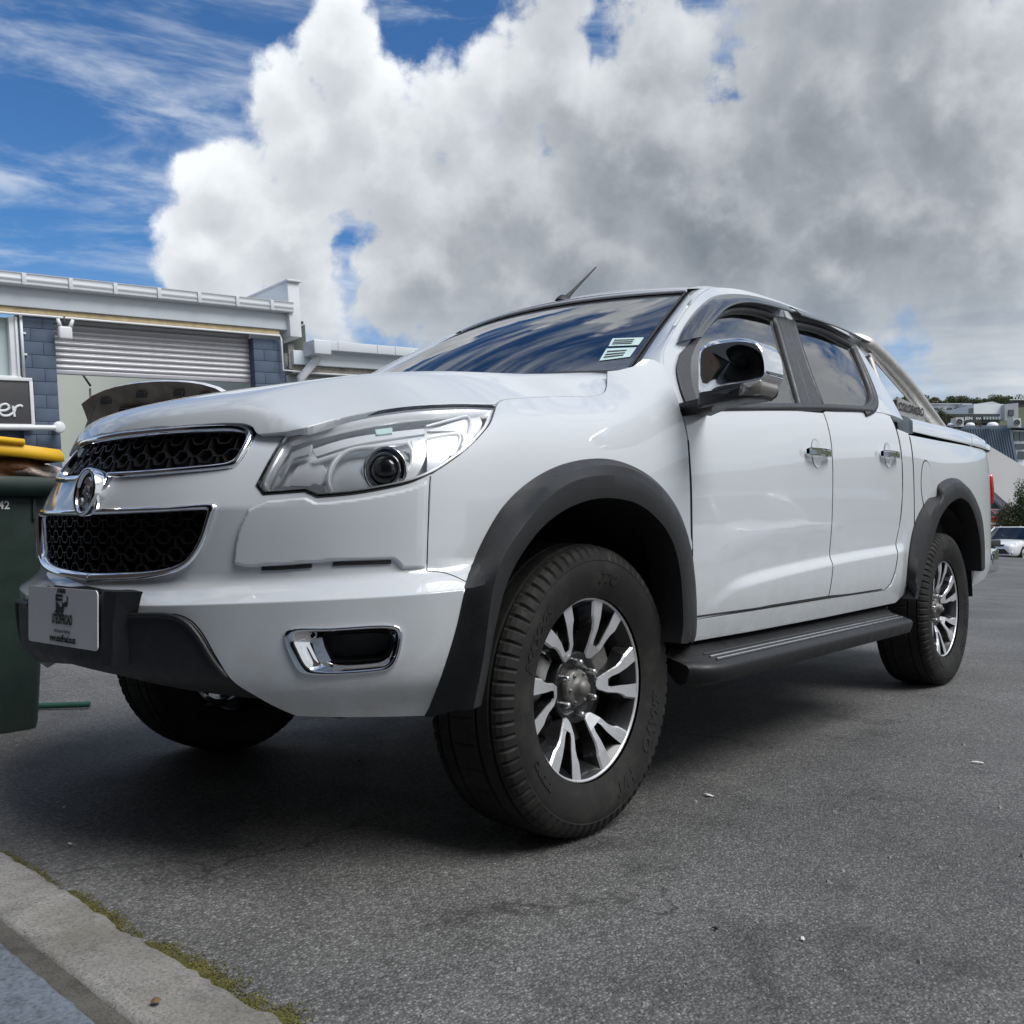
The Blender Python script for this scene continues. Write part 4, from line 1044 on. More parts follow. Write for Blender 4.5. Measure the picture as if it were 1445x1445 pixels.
# mirrors
def mirror():
    m = MB(); cols = []
    # housing: outline in (x, z), depth along y; front face bulges towards -y
    out = C([(1.000, 1.335), (1.03, 1.352), (1.09, 1.353), (1.145, 1.345), (1.180, 1.325), (1.198, 1.285), (1.200, 1.235), (1.185, 1.215), (1.09, 1.20), (1.000, 1.195), (.992, 1.26)], 6, True)
    c0 = out.mean(0); N = len(out)
    def ring(k, y, dx=0): return [(c0[0]+(p[0]-c0[0])*k+dx, y+.10*(p[0]-1.0)*.55, c0[1]+(p[1]-c0[1])*k) for p in out]
    rr = [ring(1.0, .515), ring(1.0, .43), ring(.99, .417), ring(.965, .408), ring(.92, .404), ring(.7, .400), ring(.4, .3975), ring(.01, .397)]
    m.loft(rr, True); body = m
    a, b = both(body, 'mirror', CHROME, truck)
    for par, sg in ((a, 1), (b, -1)):
        def put(nm, mb, mat): return (mb if sg > 0 else mb.mirrored()).build(nm, mat, par)
        q = MB(); q.loft([ring(.97, .512), ring(.96, .520), ring(.02, .522)], True); put('mirror_glass', q, CHROME)
        # black lower half
        lo = C([(.990, 1.205, 1), (1.10, 1.212), (1.186, 1.226, 1), (1.183, 1.190), (1.165, 1.176, 1), (1.06, 1.168), (.985, 1.160, 1)], 5, True)
        q = MB(); cl = lo.mean(0)
        def r2(k, y): return [(cl[0]+(p[0]-cl[0])*k, y+.10*(p[0]-1.0)*.55, cl[1]+(p[1]-cl[1])*k) for p in lo]
        q.loft([r2(.05, .520), r2(1.0, .518), r2(1.0, .44), r2(.97, .412), r2(.85, .400), r2(.3, .392), r2(.02, .391)], True); put('mirror_base', q, BLACK)
        # indicator lens at the outer end
        ind = C([(1.128, 1.217, 1), (1.188, 1.224, 1), (1.193, 1.205), (1.178, 1.184), (1.120, 1.183, 1)], 5, True); ci = ind.mean(0)
        q = MB(); ri = lambda k, y: [(ci[0]+(p[0]-ci[0])*k, y+.10*(p[0]-1.0)*.55, ci[1]+(p[1]-ci[1])*k) for p in ind]
        q.loft([ri(1, .50), ri(1, .405), ri(.93, .396), ri(.02, .391)], True); put('mirror_indicator', q, principled('indicator_lens', (.22, .21, .19), .12, coat=1.))
        # arm to the door
        q = MB(); q.loft([[(.875, .47, 1.185), (.875, .66, 1.21), (.875, .66, 1.17), (.875, .47, 1.145)], [(.94, .45, 1.190), (.94, .58, 1.205), (.94, .58, 1.155), (.94, .45, 1.150)], [(1.03, .425, 1.195), (1.03, .52, 1.20), (1.03, .52, 1.165), (1.03, .425, 1.165)]], True); put('mirror_arm', q, BLACK)
mirror()

# ================================================================ cargo bed
archr = []
BED = [(2.515, 1.228), (2.515, .9), (2.50, .60), (2.47, .50), (2.60, .49)]
BED += [(3.096-.50*math.cos(a), .40+.55*math.sin(a)) for a in np.linspace(.25, math.pi-.25, 26)]
BED += [(3.62, .47), (3.9, .50), (4.05, .56), (4.085, .8), (4.09, 1.0), (4.085, 1.245), (3.6, 1.238), (3.0, 1.232)]
panel('bed_side', SIDE, BED, PAINT, truck, step=.03, rim=.03)
fu = np.array([(2.70+.085*math.cos(a), 1.00+.115*math.sin(a)) for a in np.linspace(0, 2*math.pi, 40)[:-1]])
sd = panel('fuel_flap', SIDE, fu, PAINT, truck, mirror=None, step=.02, off=.0025, rim=.01)
m = MB(); r_i, r_o = fu, (fu-(2.70, 1.0))*1.06+(2.70, 1.0); m.loft([SIDE.at(r_i, .0018), SIDE.at(r_o, .0012)], True); m.build('fuel_flap_gap', UNDER, truck)
# tailgate, corner and rear lamp
m = MB(); m.loft([[(-.84, 4.12, z), (.84, 4.12, z)] for z in (.56, .9, 1.24)]); m.loft([[(-.84, 4.12, z), (-.84, 4.0, z)] for z in (.56, 1.24)]); m.build('tailgate', PAINT, truck)
la = C([(4.065, 1.10), (4.088, 1.11), (4.10, 1.04), (4.097, .94), (4.07, .93), (4.06, 1.0)], 5, True)
m = MB(); m.loft([SIDE.at(la, -.004), SIDE.at(la, .012), SIDE.at((la-la.mean(0))*.8+la.mean(0), .018), SIDE.at((la-la.mean(0))*.02+la.mean(0), .02)], True); both(m, 'tail_lamp', REDLENS, truck)
m = MB(); m.box((0, 4.23, .62), (1.66, .18, .12), bev=.03); rb = m.build('rear_bumper', CHROME, truck)
m = MB(); m.box((.80, 4.22, .63), (.18, .26, .17), bev=.03); m.box((-.80, 4.22, .63), (.18, .26, .17), bev=.03); 
for x in (.80, -.80):
    m = MB(); m.box((x*.985, 4.17, .60), (.17, .20, .16), bev=.03); m.build('bumper_corner', CHROME, rb)
    m = MB(); m.box((x*.985, 4.17, .70), (.18, .22, .04), bev=.012); m.build('bumper_step', BLACK, rb)
# hard lid
def lidz(x, y): return 1.345-.018*(x/.86)**2-.030*sstep(y, 3.75, 4.15)-.008*sstep(np.abs(x), .78, .88)
for y0, y1, nm in ((2.56, 3.60, 'bed_lid'), (3.606, 4.13, 'bed_lid')):
    m = MB(); rows_ = []
    for y in np.linspace(y0, y1, 14):
        hw = float(S(np.array([min(y, 4.05)]), np.array([1.24]))[0])+.004
        r = [(-hw, y, 1.247), (-hw, y, 1.298-.02*float(sstep(y, 3.9, 4.13)))]+[(x, y, float(lidz(x, y))) for x in np.linspace(-hw+.022, hw-.022, 25)]+[(hw, y, 1.298-.02*float(sstep(y, 3.9, 4.13))), (hw, y, 1.247)]
        rows_.append(r)
    m.loft(rows_); m.loft([rows_[0], [(p[0], p[1]+.002, 1.238) for p in rows_[0]]]); m.loft([rows_[-1], [(p[0], p[1]-.002, 1.238) for p in rows_[-1]]]); m.build(nm, PAINT, truck)
m = MB()
m.loft([[(s*.88, y, z) for y, z in ((2.55, 1.238), (4.08, 1.245))] for s in (1, .9)]); m.build('bed_gasket', UNDER, truck)
# sports bar: wide flat tubes with a mesh and a name plate
top = atX(1229, 489, .70); foot = atX(1325, 601, .80); 
bar = empty('x', None) if False else None
for sg in (1, -1):
    m = MB(); pts = [np.array((sg*.40, 2.575, 1.735)), np.array((sg*.58, 2.58, 1.728)), np.array((sg*.67, 2.61, 1.70)), np.array((sg*top[0], top[1]+.06, top[2]-.02)), np.array((sg*(top[0]*.5+foot[0]*.5), (top[1]+foot[1])/2, (top[2]+foot[2])/2+.012)), np.array((sg*foot[0], foot[1], foot[2]-.02))]
    pts = curve([tuple(p)+(0,) for p in pts], 6) if False else np.array(pts)
    pp = []
    for i in range(len(pts)-1):
        p0 = pts[max(i-1, 0)]; p3 = pts[min(i+2, len(pts)-1)]
        for k in range(6): pp.append(_cr(p0 if i > 0 else pts[i]-(pts[i+1]-pts[i]), pts[i], pts[i+1], p3 if i+2 < len(pts) else pts[i+1]+(pts[i+1]-pts[i]), k/6))
    pp.append(pts[-1]); m.tube(pp, .040, 16); sb = m.build('sports_bar', STEEL, truck)
    m = MB(); a0 = np.array((sg*.80, 2.63, 1.285)); a1 = np.array((sg*(top[0]-.01), top[1]-.02, top[2]-.05))
    m.tube([a0, a1], .022, 12); m.build('bar_brace', STEEL, sb)
    # name plate between brace and leg
    q0 = np.array((sg*.815, 2.66, 1.345)); q1 = np.array((sg*.815, 3.08, 1.345)); hgt = np.array((0, 0, .085))
    m = MB(); th = np.array((sg*.006, 0, 0)); V = [q0, q1, q1+hgt*.75-np.array((0, .10, 0)), q0+hgt]; m.add([*V, *[p-th for p in V]], [(0, 1, 2, 3), (7, 6, 5, 4), (0, 4, 5, 1), (1, 5, 6, 2), (2, 6, 7, 3), (3, 7, 4, 0)]); npl = m.build('bar_plate', STEEL, sb)
    v, f = text_polys('COLORADO', .055, bold=.002, xs=1.15); m = MB(); m.add([(sg*.8195, 2.855+sg*p[0]*1.05, 1.383+p[1]) for p in v], f); m.build('bar_lettering', INK, npl)
    # perforated infill drawn as slats
    Bq_ = foot*np.array((sg, 1, 1)); T_ = np.array((sg*top[0], top[1], top[2])); dl_ = np.array((0, -.075, -.012))
    A_s = [Bq_*(1-t)+T_*t for t in np.linspace(.22, .93, 12)]; m = MB(); m.loft([[p+dl_*.45 for p in A_s], [p+dl_*1.5 for p in A_s]]); m.loft([[p+dl_*.45+np.array((-sg*.004, 0, 0)) for p in A_s], [p+dl_*1.5+np.array((-sg*.004, 0, 0)) for p in A_s]])
    m.build('bar_infill', STEEL, sb)
m = MB(); m.tube([(-.42, 2.575, 1.735), (0, 2.575, 1.745), (.42, 2.575, 1.735)], .040, 16); m.build('sports_bar', STEEL, truck)

# ================================================================ wheel arch flares
def flare(name, outer, ridge, lip, n=110, surf=None, xr=.985, mirror_y=None, end_in=.05):
    o = resample(surf.at(surf.uvs(C(outer, 6)), .001), n)
    r = resample(np.array([atX(px, py, xr) for px, py in C(ridge, 6)]), n); l = resample(np.array([atX(px, py, xr) for px, py in C(lip, 6)]), n)
    m = MB(); b = l+np.array((-.035, 0, 0)); c = l+np.array((-.10, 0, 0)); cen = np.array((0, l[:, 1].mean(), .40))
    m1 = o*.45+r*.55+np.array((.012, 0, 0)); 
    for k in range(n): m1[k, 2] += .006
    o2 = o+np.array((.006, 0, 0))
    m.loft([o-np.array((.01, 0, 0)), o2, o*.85+r*.15+np.array((.008, 0, 0)), m1, o*.12+r*.88+np.array((.005, 0, 0)), r, r*.5+l*.5+np.array((.003, 0, 0)), l, l*.96+cen*.04*0+l*.04+np.array((-.012, 0, 0)), b, c])
    return m.build(name, FLARE, truck, sharp=24), m.mirrored().build(name, FLARE, truck, sharp=24)
flare('wheel_arch_flare',
      [(601, 1011), (624, 950.7), (644, 885.4), (658, 823), (665, 800), (683.6, 757.7), (712, 712), (749, 678), (788.6, 657), (831, 647.6), (862, 649), (896.5, 661), (925, 681), (950, 712), (967, 752), (977, 800), (981, 857), (979, 899.6), (974, 908)],
      [(668, 1000), (682, 930), (690, 870), (697, 826), (709, 789), (732, 752), (766, 710), (805.7, 681), (845, 671), (885, 674), (916, 689.6), (939, 715), (956, 749), (967, 800), (971, 850), (970, 895), (966, 908)],
      [(679, 995), (690, 940), (698, 891), (712, 834), (722, 808), (737.6, 780), (766, 743.5), (800, 718), (839.7, 704), (873.8, 703.8), (902, 712), (927.7, 732), (947.6, 760.5), (959, 800), (963, 840), (964, 885), (961, 908)],
      surf=FRONT)
flare('wheel_arch_flare',
      [(1278, 840), (1281, 790), (1289, 743), (1300, 718), (1310, 703), (1321, 700), (1322.5, 686), (1331, 678), (1342, 674.5), (1352, 677), (1361, 685), (1369, 694), (1382, 722), (1386.5, 757), (1387, 800)],
      [(1291, 845), (1300, 805), (1309, 772), (1317, 739), (1323, 724), (1330, 708), (1338, 698), (1345, 692.5), (1350, 689), (1355, 688.6), (1361, 691), (1367, 697), (1379, 724), (1385, 760), (1386.5, 806)],
      [(1295, 846), (1304, 805), (1313, 774), (1320, 750.6), (1326, 733), (1333.6, 719.6), (1341, 710.5), (1347, 706), (1352, 703.5), (1357, 703), (1363, 706), (1368.5, 712), (1376.5, 731), (1383, 762), (1385, 806)],
      surf=SIDE, xr=.975)
# arch liners
for y in (0., 3.096):
    m = MB(); prof = []
    for a in np.linspace(.10, math.pi-.02, 40): prof.append((y-.475*math.cos(a), .41+.49*math.sin(a)))
    m.loft([[(.45, p[0], p[1]) for p in prof], [(.90, p[0], p[1]) for p in prof]]); c0 = [(.45, y, .41)]*len(prof); m.loft([[(.45, p[0], p[1]) for p in prof], c0]); both(m, 'arch_liner', UNDER, truck)
# chassis and floor
m = MB(); m.box((0, 1.9, .52), (1.5, 4.3, .12), bev=.03); m.box((0, -.35, .62), (1.2, .7, .4)); ch = m.build('chassis', UNDER, truck) if False else None
m = MB(); m.box((0, 1.75, .50), (1.62, 1.75, .10), bev=.02); m.build('floor_pan', UNDER, truck)
m = MB(); m.box((0, 3.3, .80), (1.60, 1.55, .62), bev=.02); m.build('bed_tub', UNDER, truck)
m = MB(); m.box((0, .02, .74), (.86, 1.36, .58), bev=.03); m.build('engine_bay', UNDER, truck)
m = MB(); m.box((0, -.40, .47), (.80, .50, .08), R=Matrix.Rotation(-.12, 3, 'X'), bev=.03); m.build('skid_plate', UNDER, truck)
for x in (.42, -.42):
    m = MB(); m.box((x, 1.8, .40), (.10, 4.6, .14), bev=.02); m.build('chassis_rail', UNDER, truck)
for y in (0, 3.096):
    m = MB(); m.tube([(-.70, y, .39), (-.15, y, .37), (.15, y, .37), (.70, y, .39)], [.04, .05, .05, .04], 10); m.lathe([(0, -.14), (.09, -.1), (.14, 0), (.09, .1), (0, .14)], 16, Matrix.Translation((0.05, y, .37))); m.build('axle', UNDER, truck)
# running boards
def board():
    y0, y1 = .42, 2.30; m = MB(); rows_ = []
    yy = [y0, y0+.008, y0+.03, y0+.08, y0+.2]+list(np.linspace(.8, 1.9, 8))+[y1-.2, y1-.08, y1-.03, y1-.008, y1]
    for y in yy:
        e = min(y-y0, y1-y); k = 1-max(0, 1-e/.10)**2.2; xo = .865+(1.015-.865)*(.55+.45*k); zt = .392
        sec = [(.86, .452), (.88, .450), (xo-.075, .425), (xo-.028, .412), (xo-.006, .404), (xo, .394), (xo-.002, .380), (xo-.012, .352), (xo-.03, .345), (.90, .352), (.86, .40)]
        rows_.append([(x, y, z) for x, z in sec])
    m.loft(rows_, True); m.add(rows_[0], [tuple(range(11))]); m.add(rows_[-1], [tuple(range(11))])
    a, b = both(m, 'running_board', FLARE, truck)
    for par, sg in ((a, 1), (b, -1)):
        for k, xo in enumerate((.935, .957, .979)):
            zz = .4265-.21*(xo-.935); q = MB(); q.box((xo, (.52+2.20)/2, zz), (.008, 1.66-k*.0, .007), bev=.003); (q if sg > 0 else q.mirrored()).build('tread_strip', SATIN if k else TRIMB, par)
        for yb in (.75, 1.35, 1.95):
            q = MB(); q.box((.80, yb, .40), (.20, .06, .03), bev=.006); (q if sg > 0 else q.mirrored()).build('board_bracket', UNDER, par)
board()

# ================================================================ wheels
def arc_text(s, rad, ang, size, M, xoff, bold=.0015, xs=1., ext=.0012):
    v, f = text_polys(s, size, extrude=ext, bold=bold, xs=xs); out = []
    for x, y, z in v:
        a = ang-x/rad; r = rad+y; out.append(M(r, a, xoff+z))
    return out, f
def make_wheel():
    # built for the +x side with the hub at the origin; +x faces out
    HUBX = .0
    w = MB(); R90 = Matrix.Rotation(math.radians(90), 4, 'Y')
    w.lathe([(.0, .0), (.155, .0), (.155, -.02), (.15, -.024), (.0, -.024)], 48, Matrix.Translation((.030, 0, 0)) @ R90)
    wheel = w.build('wheel', DISC, None)
    def sub(name, mb, mat, **k): return mb.build(name, mat, wheel, **k)
    # tyre with cut shoulder blocks
    T = MB(); seg = 360; half = [(.1085, .243), (.112, .250), (.118, .262), (.127, .285), (.1315, .305), (.1325, .320), (.1312, .333), (.1290, .340), (.1298, .343), (.1275, .352), (.1235, .362), (.116, .3725), (.104, .380), (.092, .3825), (.0905, .3755), (.083, .3755), (.0815, .3845), (.050, .3865), (.0485, .379), (.041, .379), (.0395, .387), (.010, .3875)]
    prof = half+[(-x, r) for x, r in half[::-1]]
    n = len(prof); V = []
    for j in range(seg):
        a = 2*math.pi*j/seg
        for i, (x, r) in enumerate(prof):
            ax = abs(x); rr = r; g = (j % 5 == 0) if x > 0 else (j % 5 == 2)
            if g and .100 < ax < .1285 and r > .345: rr = r-.006; x2 = x*(1-.02)
            elif ((j+2) % 10 == 0) and .052 < ax < .081 and r > .38: rr = r-.006; x2 = x
            elif ((j+6) % 10 == 0) and ax < .039 and r > .38: rr = r-.005; x2 = x
            else: x2 = x
            V.append((x2, rr*math.cos(a), rr*math.sin(a)))
    Fq = [(j*n+i, j*n+i+1, ((j+1) % seg)*n+i+1, ((j+1) % seg)*n+i) for j in range(seg) for i in range(n-1)]
    T.add(V, Fq, 0, True); sub('tyre', T, RUBBER, sharp=18)
    def mp(r, a, x): return (x, -r*math.cos(a)*-1, r*math.sin(a))
    L_ = MB()
    def pol(r, a, x): return (x, r*math.cos(a), r*math.sin(a))   # seen from +x: y right, z up
    for s_, ang, sz in (('MAXXIS', 148, .040), ('770', 80, .042), ('BRAVO', -24, .042), ('H/T', -63, .042), ('265/60R18', 218, .018), ('BRAVO', 250, .0)):
        if sz == 0: continue
        v, f = text_polys(s_, sz, extrude=.0016, bold=.0024, xs=1.25, shear=.25)
        out = []
        for x, y, z in v:
            a = math.radians(ang)-x/.297; r = .297+y; xx = .1302-.0*abs(y); xx = float(np.interp(r, [.262, .285, .305, .320, .333], [.118, .127, .1315, .1325, .1312]))+z+.0006
            out.append(pol(r, a, xx))
        L_ = MB(); L_.add(out, f); sub('sidewall_lettering', L_, LETTER)

    # rim barrel and lip
    B_m = MB(); B_m.lathe([(.232, -.105), (.226, -.09), (.205, -.06), (.200, .02), (.208, .055), (.224, .086), (.235, .097)], 72, R90); sub('rim_barrel', B_m, RIMBLK)
    Lp = MB(); Lp.lathe([(.2345, .094), (.2365, .1005), (.2395, .1022), (.2425, .1015), (.2445, .097), (.2440, .088)], 96, R90); sub('rim_lip', Lp, MACH)
    # six forked spokes
    def P2(r, deg): return (r, math.radians(deg))
    fork = []
    outl = []
    def swirl(r): return 5*(r-.09)/.135
    def arm(sg):
        return None
    for k in range(6):
        base = 60*k-1
        m = MB()
        # outline (r, deg) going round one fork: outer edge up, tip a, slot, tip b, back
        o_a = [(.088, -3.5), (.095, -9.0), (.125, -12.6), (.160, -12.8), (.178, -14.2), (.195, -16.6), (.2365, -17.4)]
        tip_a = [(.2365, -8.0)]
        i_a = [(.195, -6.9), (.165, -6.0), (.135, -6.0), (.118, -3.6)]
        i_b = [(.118, 3.6), (.135, 6.0), (.165, 6.0), (.195, 6.9)]
        tip_b = [(.2365, 8.0)]
        o_b = [(.2365, 17.4), (.195, 16.6), (.178, 14.2), (.160, 12.8), (.125, 12.6), (.095, 9.0), (.088, 3.5)]
        ol = o_a+tip_a+i_a+i_b+tip_b+o_b; nn = len(ol)
        def face(r): return .0985-.030*max(0, (.2365-r)/.15)**1.5-.006*max(0, (.12-r)/.03)
        top = [pol(r, math.radians(base+d+swirl(r)), face(r)) for r, d in ol]
        edge = [pol(r, math.radians(base+d*1.08+swirl(r)), face(r)-.005) for r, d in ol]
        bot_ = [pol(r, math.radians(base+d*1.35+swirl(r)), face(r)-.040) for r, d in ol]
        # triangulate the fork face as two arms and a root
        arms = []
        A = list(range(0, 7))+[7]+[8, 9, 10, 11]; 
        # quads along arm a: o_a[i] with i_a reversed
        m.add(top, [(6, 7, 8, 5), (5, 8, 9, 4), (4, 9, 10, 3), (3, 10, 11, 2), (2, 11, 12, 23-1-0) if False else (2, 11, 12, nn-3), (12, 13, nn-4, nn-3), (13, 14, nn-5, nn-4), (14, 15, nn-6, nn-5), (15, 16, nn-7, nn-6), (2, nn-3, nn-2, 1), (1, nn-2, nn-1, 0)], 0)
        m.add(top+edge, [(i, (i+1) % nn, nn+(i+1) % nn, nn+i) for i in range(nn)], 0)
        m.add(edge+bot_, [(i, (i+1) % nn, nn+(i+1) % nn, nn+i) for i in range(nn)], 1)
        m.build('spoke', [MACH, RIMBLK], wheel)
    # hub web
    Hm = MB(); Hm.lathe([(.0, .046), (.040, .046), (.044, .050), (.058, .052), (.078, .056), (.092, .062), (.097, .058), (.100, .03), (.100, .0)], 48, R90); sub('hub_web', Hm, RIMBLK)
    Hc = MB(); Hc.lathe([(.0, .098), (.010, .097), (.020, .092), (.024, .084), (.026, .072), (.036, .070), (.047, .067), (.050, .062), (.050, .04)], 36, R90); hub = sub('hub', Hc, CASTI)
    for k in range(6):
        a = math.radians(60*k+32)
        N_ = MB(); Mn = Matrix.Translation(pol(.0695, a, 0)) @ R90
        N_.lathe([(.0, .083), (.006, .082), (.0080, .079), (.0092, .066), (.0092, .05)], 12, Mn); N_.build('wheel_nut', SATIN, wheel)
        N_ = MB(); N_.lathe([(.0, .0755), (.0045, .0745), (.0055, .066)], 8, Matrix.Translation(pol(.040, a+.52, 0)) @ R90); N_.build('hub_stud', CASTI, wheel)
    # caliper
    K = MB(); K.box((.028, .12, .06), (.05, .08, .16), R=Matrix.Rotation(.45, 3, 'X'), bev=.012); sub('brake_caliper', K, CASTI)
    return wheel
def copy_tree(o, parent=None):
    c = o.copy(); col.objects.link(c); c.parent = parent
    for ch in o.children: copy_tree(ch, c)
    return c
wh = make_wheel()
HZ_ = .376
wh.parent = truck; wh.location = (.785, 0, HZ_+.0105); 
w2 = copy_tree(wh, truck); w2.location = (.785, 3.096, HZ_+.0105); w2.rotation_euler = (math.radians(21), 0, 0)
for y, rz in ((0, 10), (3.096, 40)):
    w3 = copy_tree(wh, truck); w3.location = (-.785, y, HZ_+.0105); w3.rotation_euler = (0, 0, math.pi)
# ================================================================ ground
def gz(x, y):
    s = np.maximum(0, np.asarray(y, float)-4.5); q = np.maximum(0, -2.2-np.asarray(x, float)); return -.026*s*s/(s+4.0)+.062*q*q/(q+1.5)*(q < 14)+.062*14*14/15.5*(q >= 14)
def make_asphalt():
    m = principled('asphalt', (.06, .06, .06), .75, spec=.5); t = NT(m); g = t.geo()
    def vor(sc, rnd=1.0, feat='F1'):
        n = t.nd('ShaderNodeTexVoronoi'); n.feature = feat; n.voronoi_dimensions = '3D'; t.L.new(g, n.inputs['Vector']); n.inputs['Scale'].default_value = sc; n.inputs['Randomness'].default_value = rnd; return n
    v = vor(135); v2 = vor(260)
    stone = t.ramp(v.outputs['Color'], [(.0, (.092, .091, .088)), (.40, (.155, .153, .149)), (.75, (.22, .218, .212)), (.93, (.30, .296, .288)), (1., (.40, .395, .383))])
    sp2 = t.ramp(v2.outputs['Color'], [(.0, .75), (.6, 1.0), (1., 1.45)])
    c = t.mix(.55, stone, t.mix(1.0, stone, sp2, 'MULTIPLY'))
    dist = t.ramp(v.outputs['Distance'], [(.22, 1.05), (.60, .48)])
    c = t.mix(.8, c, t.mix(1.0, c, dist, 'MULTIPLY'))
    wear = t.noise(g, 1.1, 6, .6); c = t.mix(1., c, t.ramp(wear, [(.25, .72), (.55, 1.0), (.8, 1.28)]), 'MULTIPLY')
    pat = t.noise(g, 4.2, 5, .65); c = t.mix(1., c, t.ramp(pat, [(.26, .60), (.42, .95), (.75, 1.10)]), 'MULTIPLY')
    oil = t.noise(g, 1.7, 4, .6, .5); c = t.mix(1., c, t.ramp(oil, [(.60, 1.0), (.70, .58)]), 'MULTIPLY')
    big = t.noise(g, .35, 3, .5); c = t.mix(1., c, t.ramp(big, [(.35, .78), (.65, 1.18)]), 'MULTIPLY')
    wv = t.nd('ShaderNodeVectorMath', operation='ADD'); t.L.new(g, wv.inputs[0]); sc_ = t.nd('ShaderNodeVectorMath', operation='SCALE'); t.L.new(t.noise(g, 3.0, 5, .6, 0., 1), sc_.inputs[0]); sc_.inputs['Scale'].default_value = .45; t.L.new(sc_.outputs[0], wv.inputs[1])
    ck = t.nd('ShaderNodeTexVoronoi'); ck.feature = 'DISTANCE_TO_EDGE'; t.L.new(wv.outputs[0], ck.inputs['Vector']); ck.inputs['Scale'].default_value = .42
    line = t.ramp(ck.outputs['Distance'], [(.0, 1.), (.0045, 0.)]); line = t.math('MULTIPLY', line, t.ramp(t.noise(g, .9, 3, .5), [(.50, 0.), (.58, 1.)]))
    c = t.mix(t.math('MULTIPLY', line, .75), c, (.022, .021, .02))
    scuff = t.noise(g, 9.0, 7, .7, .8); c = t.mix(t.ramp(scuff, [(.66, 0.), (.80, .30)]), c, (.30, .295, .28))
    t.to(c, 'Base Color'); t.to(t.ramp(pat, [(.3, .60), (.6, .80)]), 'Roughness')
    h = t.mix(.5, t.ramp(v.outputs['Distance'], [(.0, 1.), (.6, 0.)]), t.noise(g, 60, 5, .7)); t.bump(h, .9, .006); return m
ASPH = make_asphalt()
def conc(name, base, sc=5., pits=True, stain=None, bumpst=.5):
    m = principled(name, base, .9, spec=.3); t = NT(m); g = t.geo(); b = np.array(base)
    n = t.noise(g, sc, 8, .65); c = t.ramp(n, [(.25, tuple(b*.70)), (.5, tuple(b)), (.75, tuple(np.minimum(b*1.25, 1)))])
    f = t.noise(g, sc*34, 6, .75); c = t.mix(1., c, t.ramp(f, [(.32, .35), (.47, .92), (.68, 1.3)]), 'MULTIPLY')
    c = t.mix(1., c, t.ramp(t.noise(g, sc*2.2, 7, .7, .4), [(.30, .55), (.50, 1.0), (.72, 1.18)]), 'MULTIPLY')
    if stain: c = t.mix(t.ramp(t.noise(g, sc*.5, 5, .6), [(.52, 0.), (.68, .65)]), c, stain)
    t.to(c, 'Base Color'); t.bump(t.mix(.5, f, t.noise(g, sc*9, 5, .6)), bumpst, .01); return m
CONC = conc('kerb_concrete', (.34, .33, .31), 4.5, stain=(.16, .15, .12), bumpst=.9)
GROOVE = conc('groove_grime', (.115, .11, .098), 6., bumpst=.5)
APRON = conc('painted_apron', (.155, .18, .215), 3.0, stain=(.11, .125, .145), bumpst=.15)
xs = np.r_[-90, -60, -40, -25, -15, np.arange(-10, 14.1, 1.0), 18, 25, 35, 60, 120]; ys = np.r_[-30, -18, -10, np.arange(-6, 14.1, 1.0), np.arange(16, 60, 4), 75, 100, 160, 260, 400]
V = [(x, y, float(gz(x, y))) for y in ys for x in xs]; n = len(xs)
m = MB(); m.add(V, [(j*n+i, j*n+i+1, (j+1)*n+i+1, (j+1)*n+i) for j in range(len(ys)-1) for i in range(n-1)], 0, True)
tag(m.build('ground', ASPH), kind='structure')
# concrete edging, grimy channel and painted apron where the photographer stands
rng = np.random.RandomState(3)
ex = np.linspace(-4, 5, 420)
def wob(x, amp, ph): return amp*(np.sin(x*7.3+ph)+.6*np.sin(x*17.1+ph*2)+.5*np.sin(x*41+ph*3)+.35*np.sin(x*97+ph))
eo = -1.060-.062*ex+wob(ex, .0045, 1.)+rng.randn(len(ex))*.0028
ei = -1.212-.075*ex+wob(ex, .0012, 2.); ep = -1.262-.072*ex+rng.randn(len(ex))*.0012
m = MB(); m.loft([[(x, y+.003, -.01) for x, y in zip(ex, eo)], [(x, y, .003+.0015*math.sin(x*31)) for x, y in zip(ex, eo)], [(x, y-.010-.004*math.sin(x*53), .009) for x, y in zip(ex, eo)], [(x, a*.5+b*.5, .011+.002*math.sin(x*11)) for x, a, b in zip(ex, eo, ei)], [(x, y+.012, .011) for x, y in zip(ex, ei)], [(x, y, .006) for x, y in zip(ex, ei)], [(x, y-.004, -.01) for x, y in zip(ex, ei)]])
tag(m.build('kerb', CONC), kind='structure')
m = MB(); m.loft([[(x, y+.01, .004) for x, y in zip(ex, ei)], [(x, a*.5+b*.5, .0045) for x, a, b in zip(ex, ei, ep)], [(x, y-.01, .006) for x, y in zip(ex, ep)]]); tag(m.build('channel', GROOVE), kind='structure')
m = MB(); m.loft([[(x, y+.002, -.01) for x, y in zip(ex, ep)], [(x, y, .012) for x, y in zip(ex, ep)], [(x, y-.006, .017) for x, y in zip(ex, ep)], [(x, -3.0, .018) for x in ex], [(x, -6.0, .018) for x in ex]]); tag(m.build('workshop_apron', APRON), kind='structure')
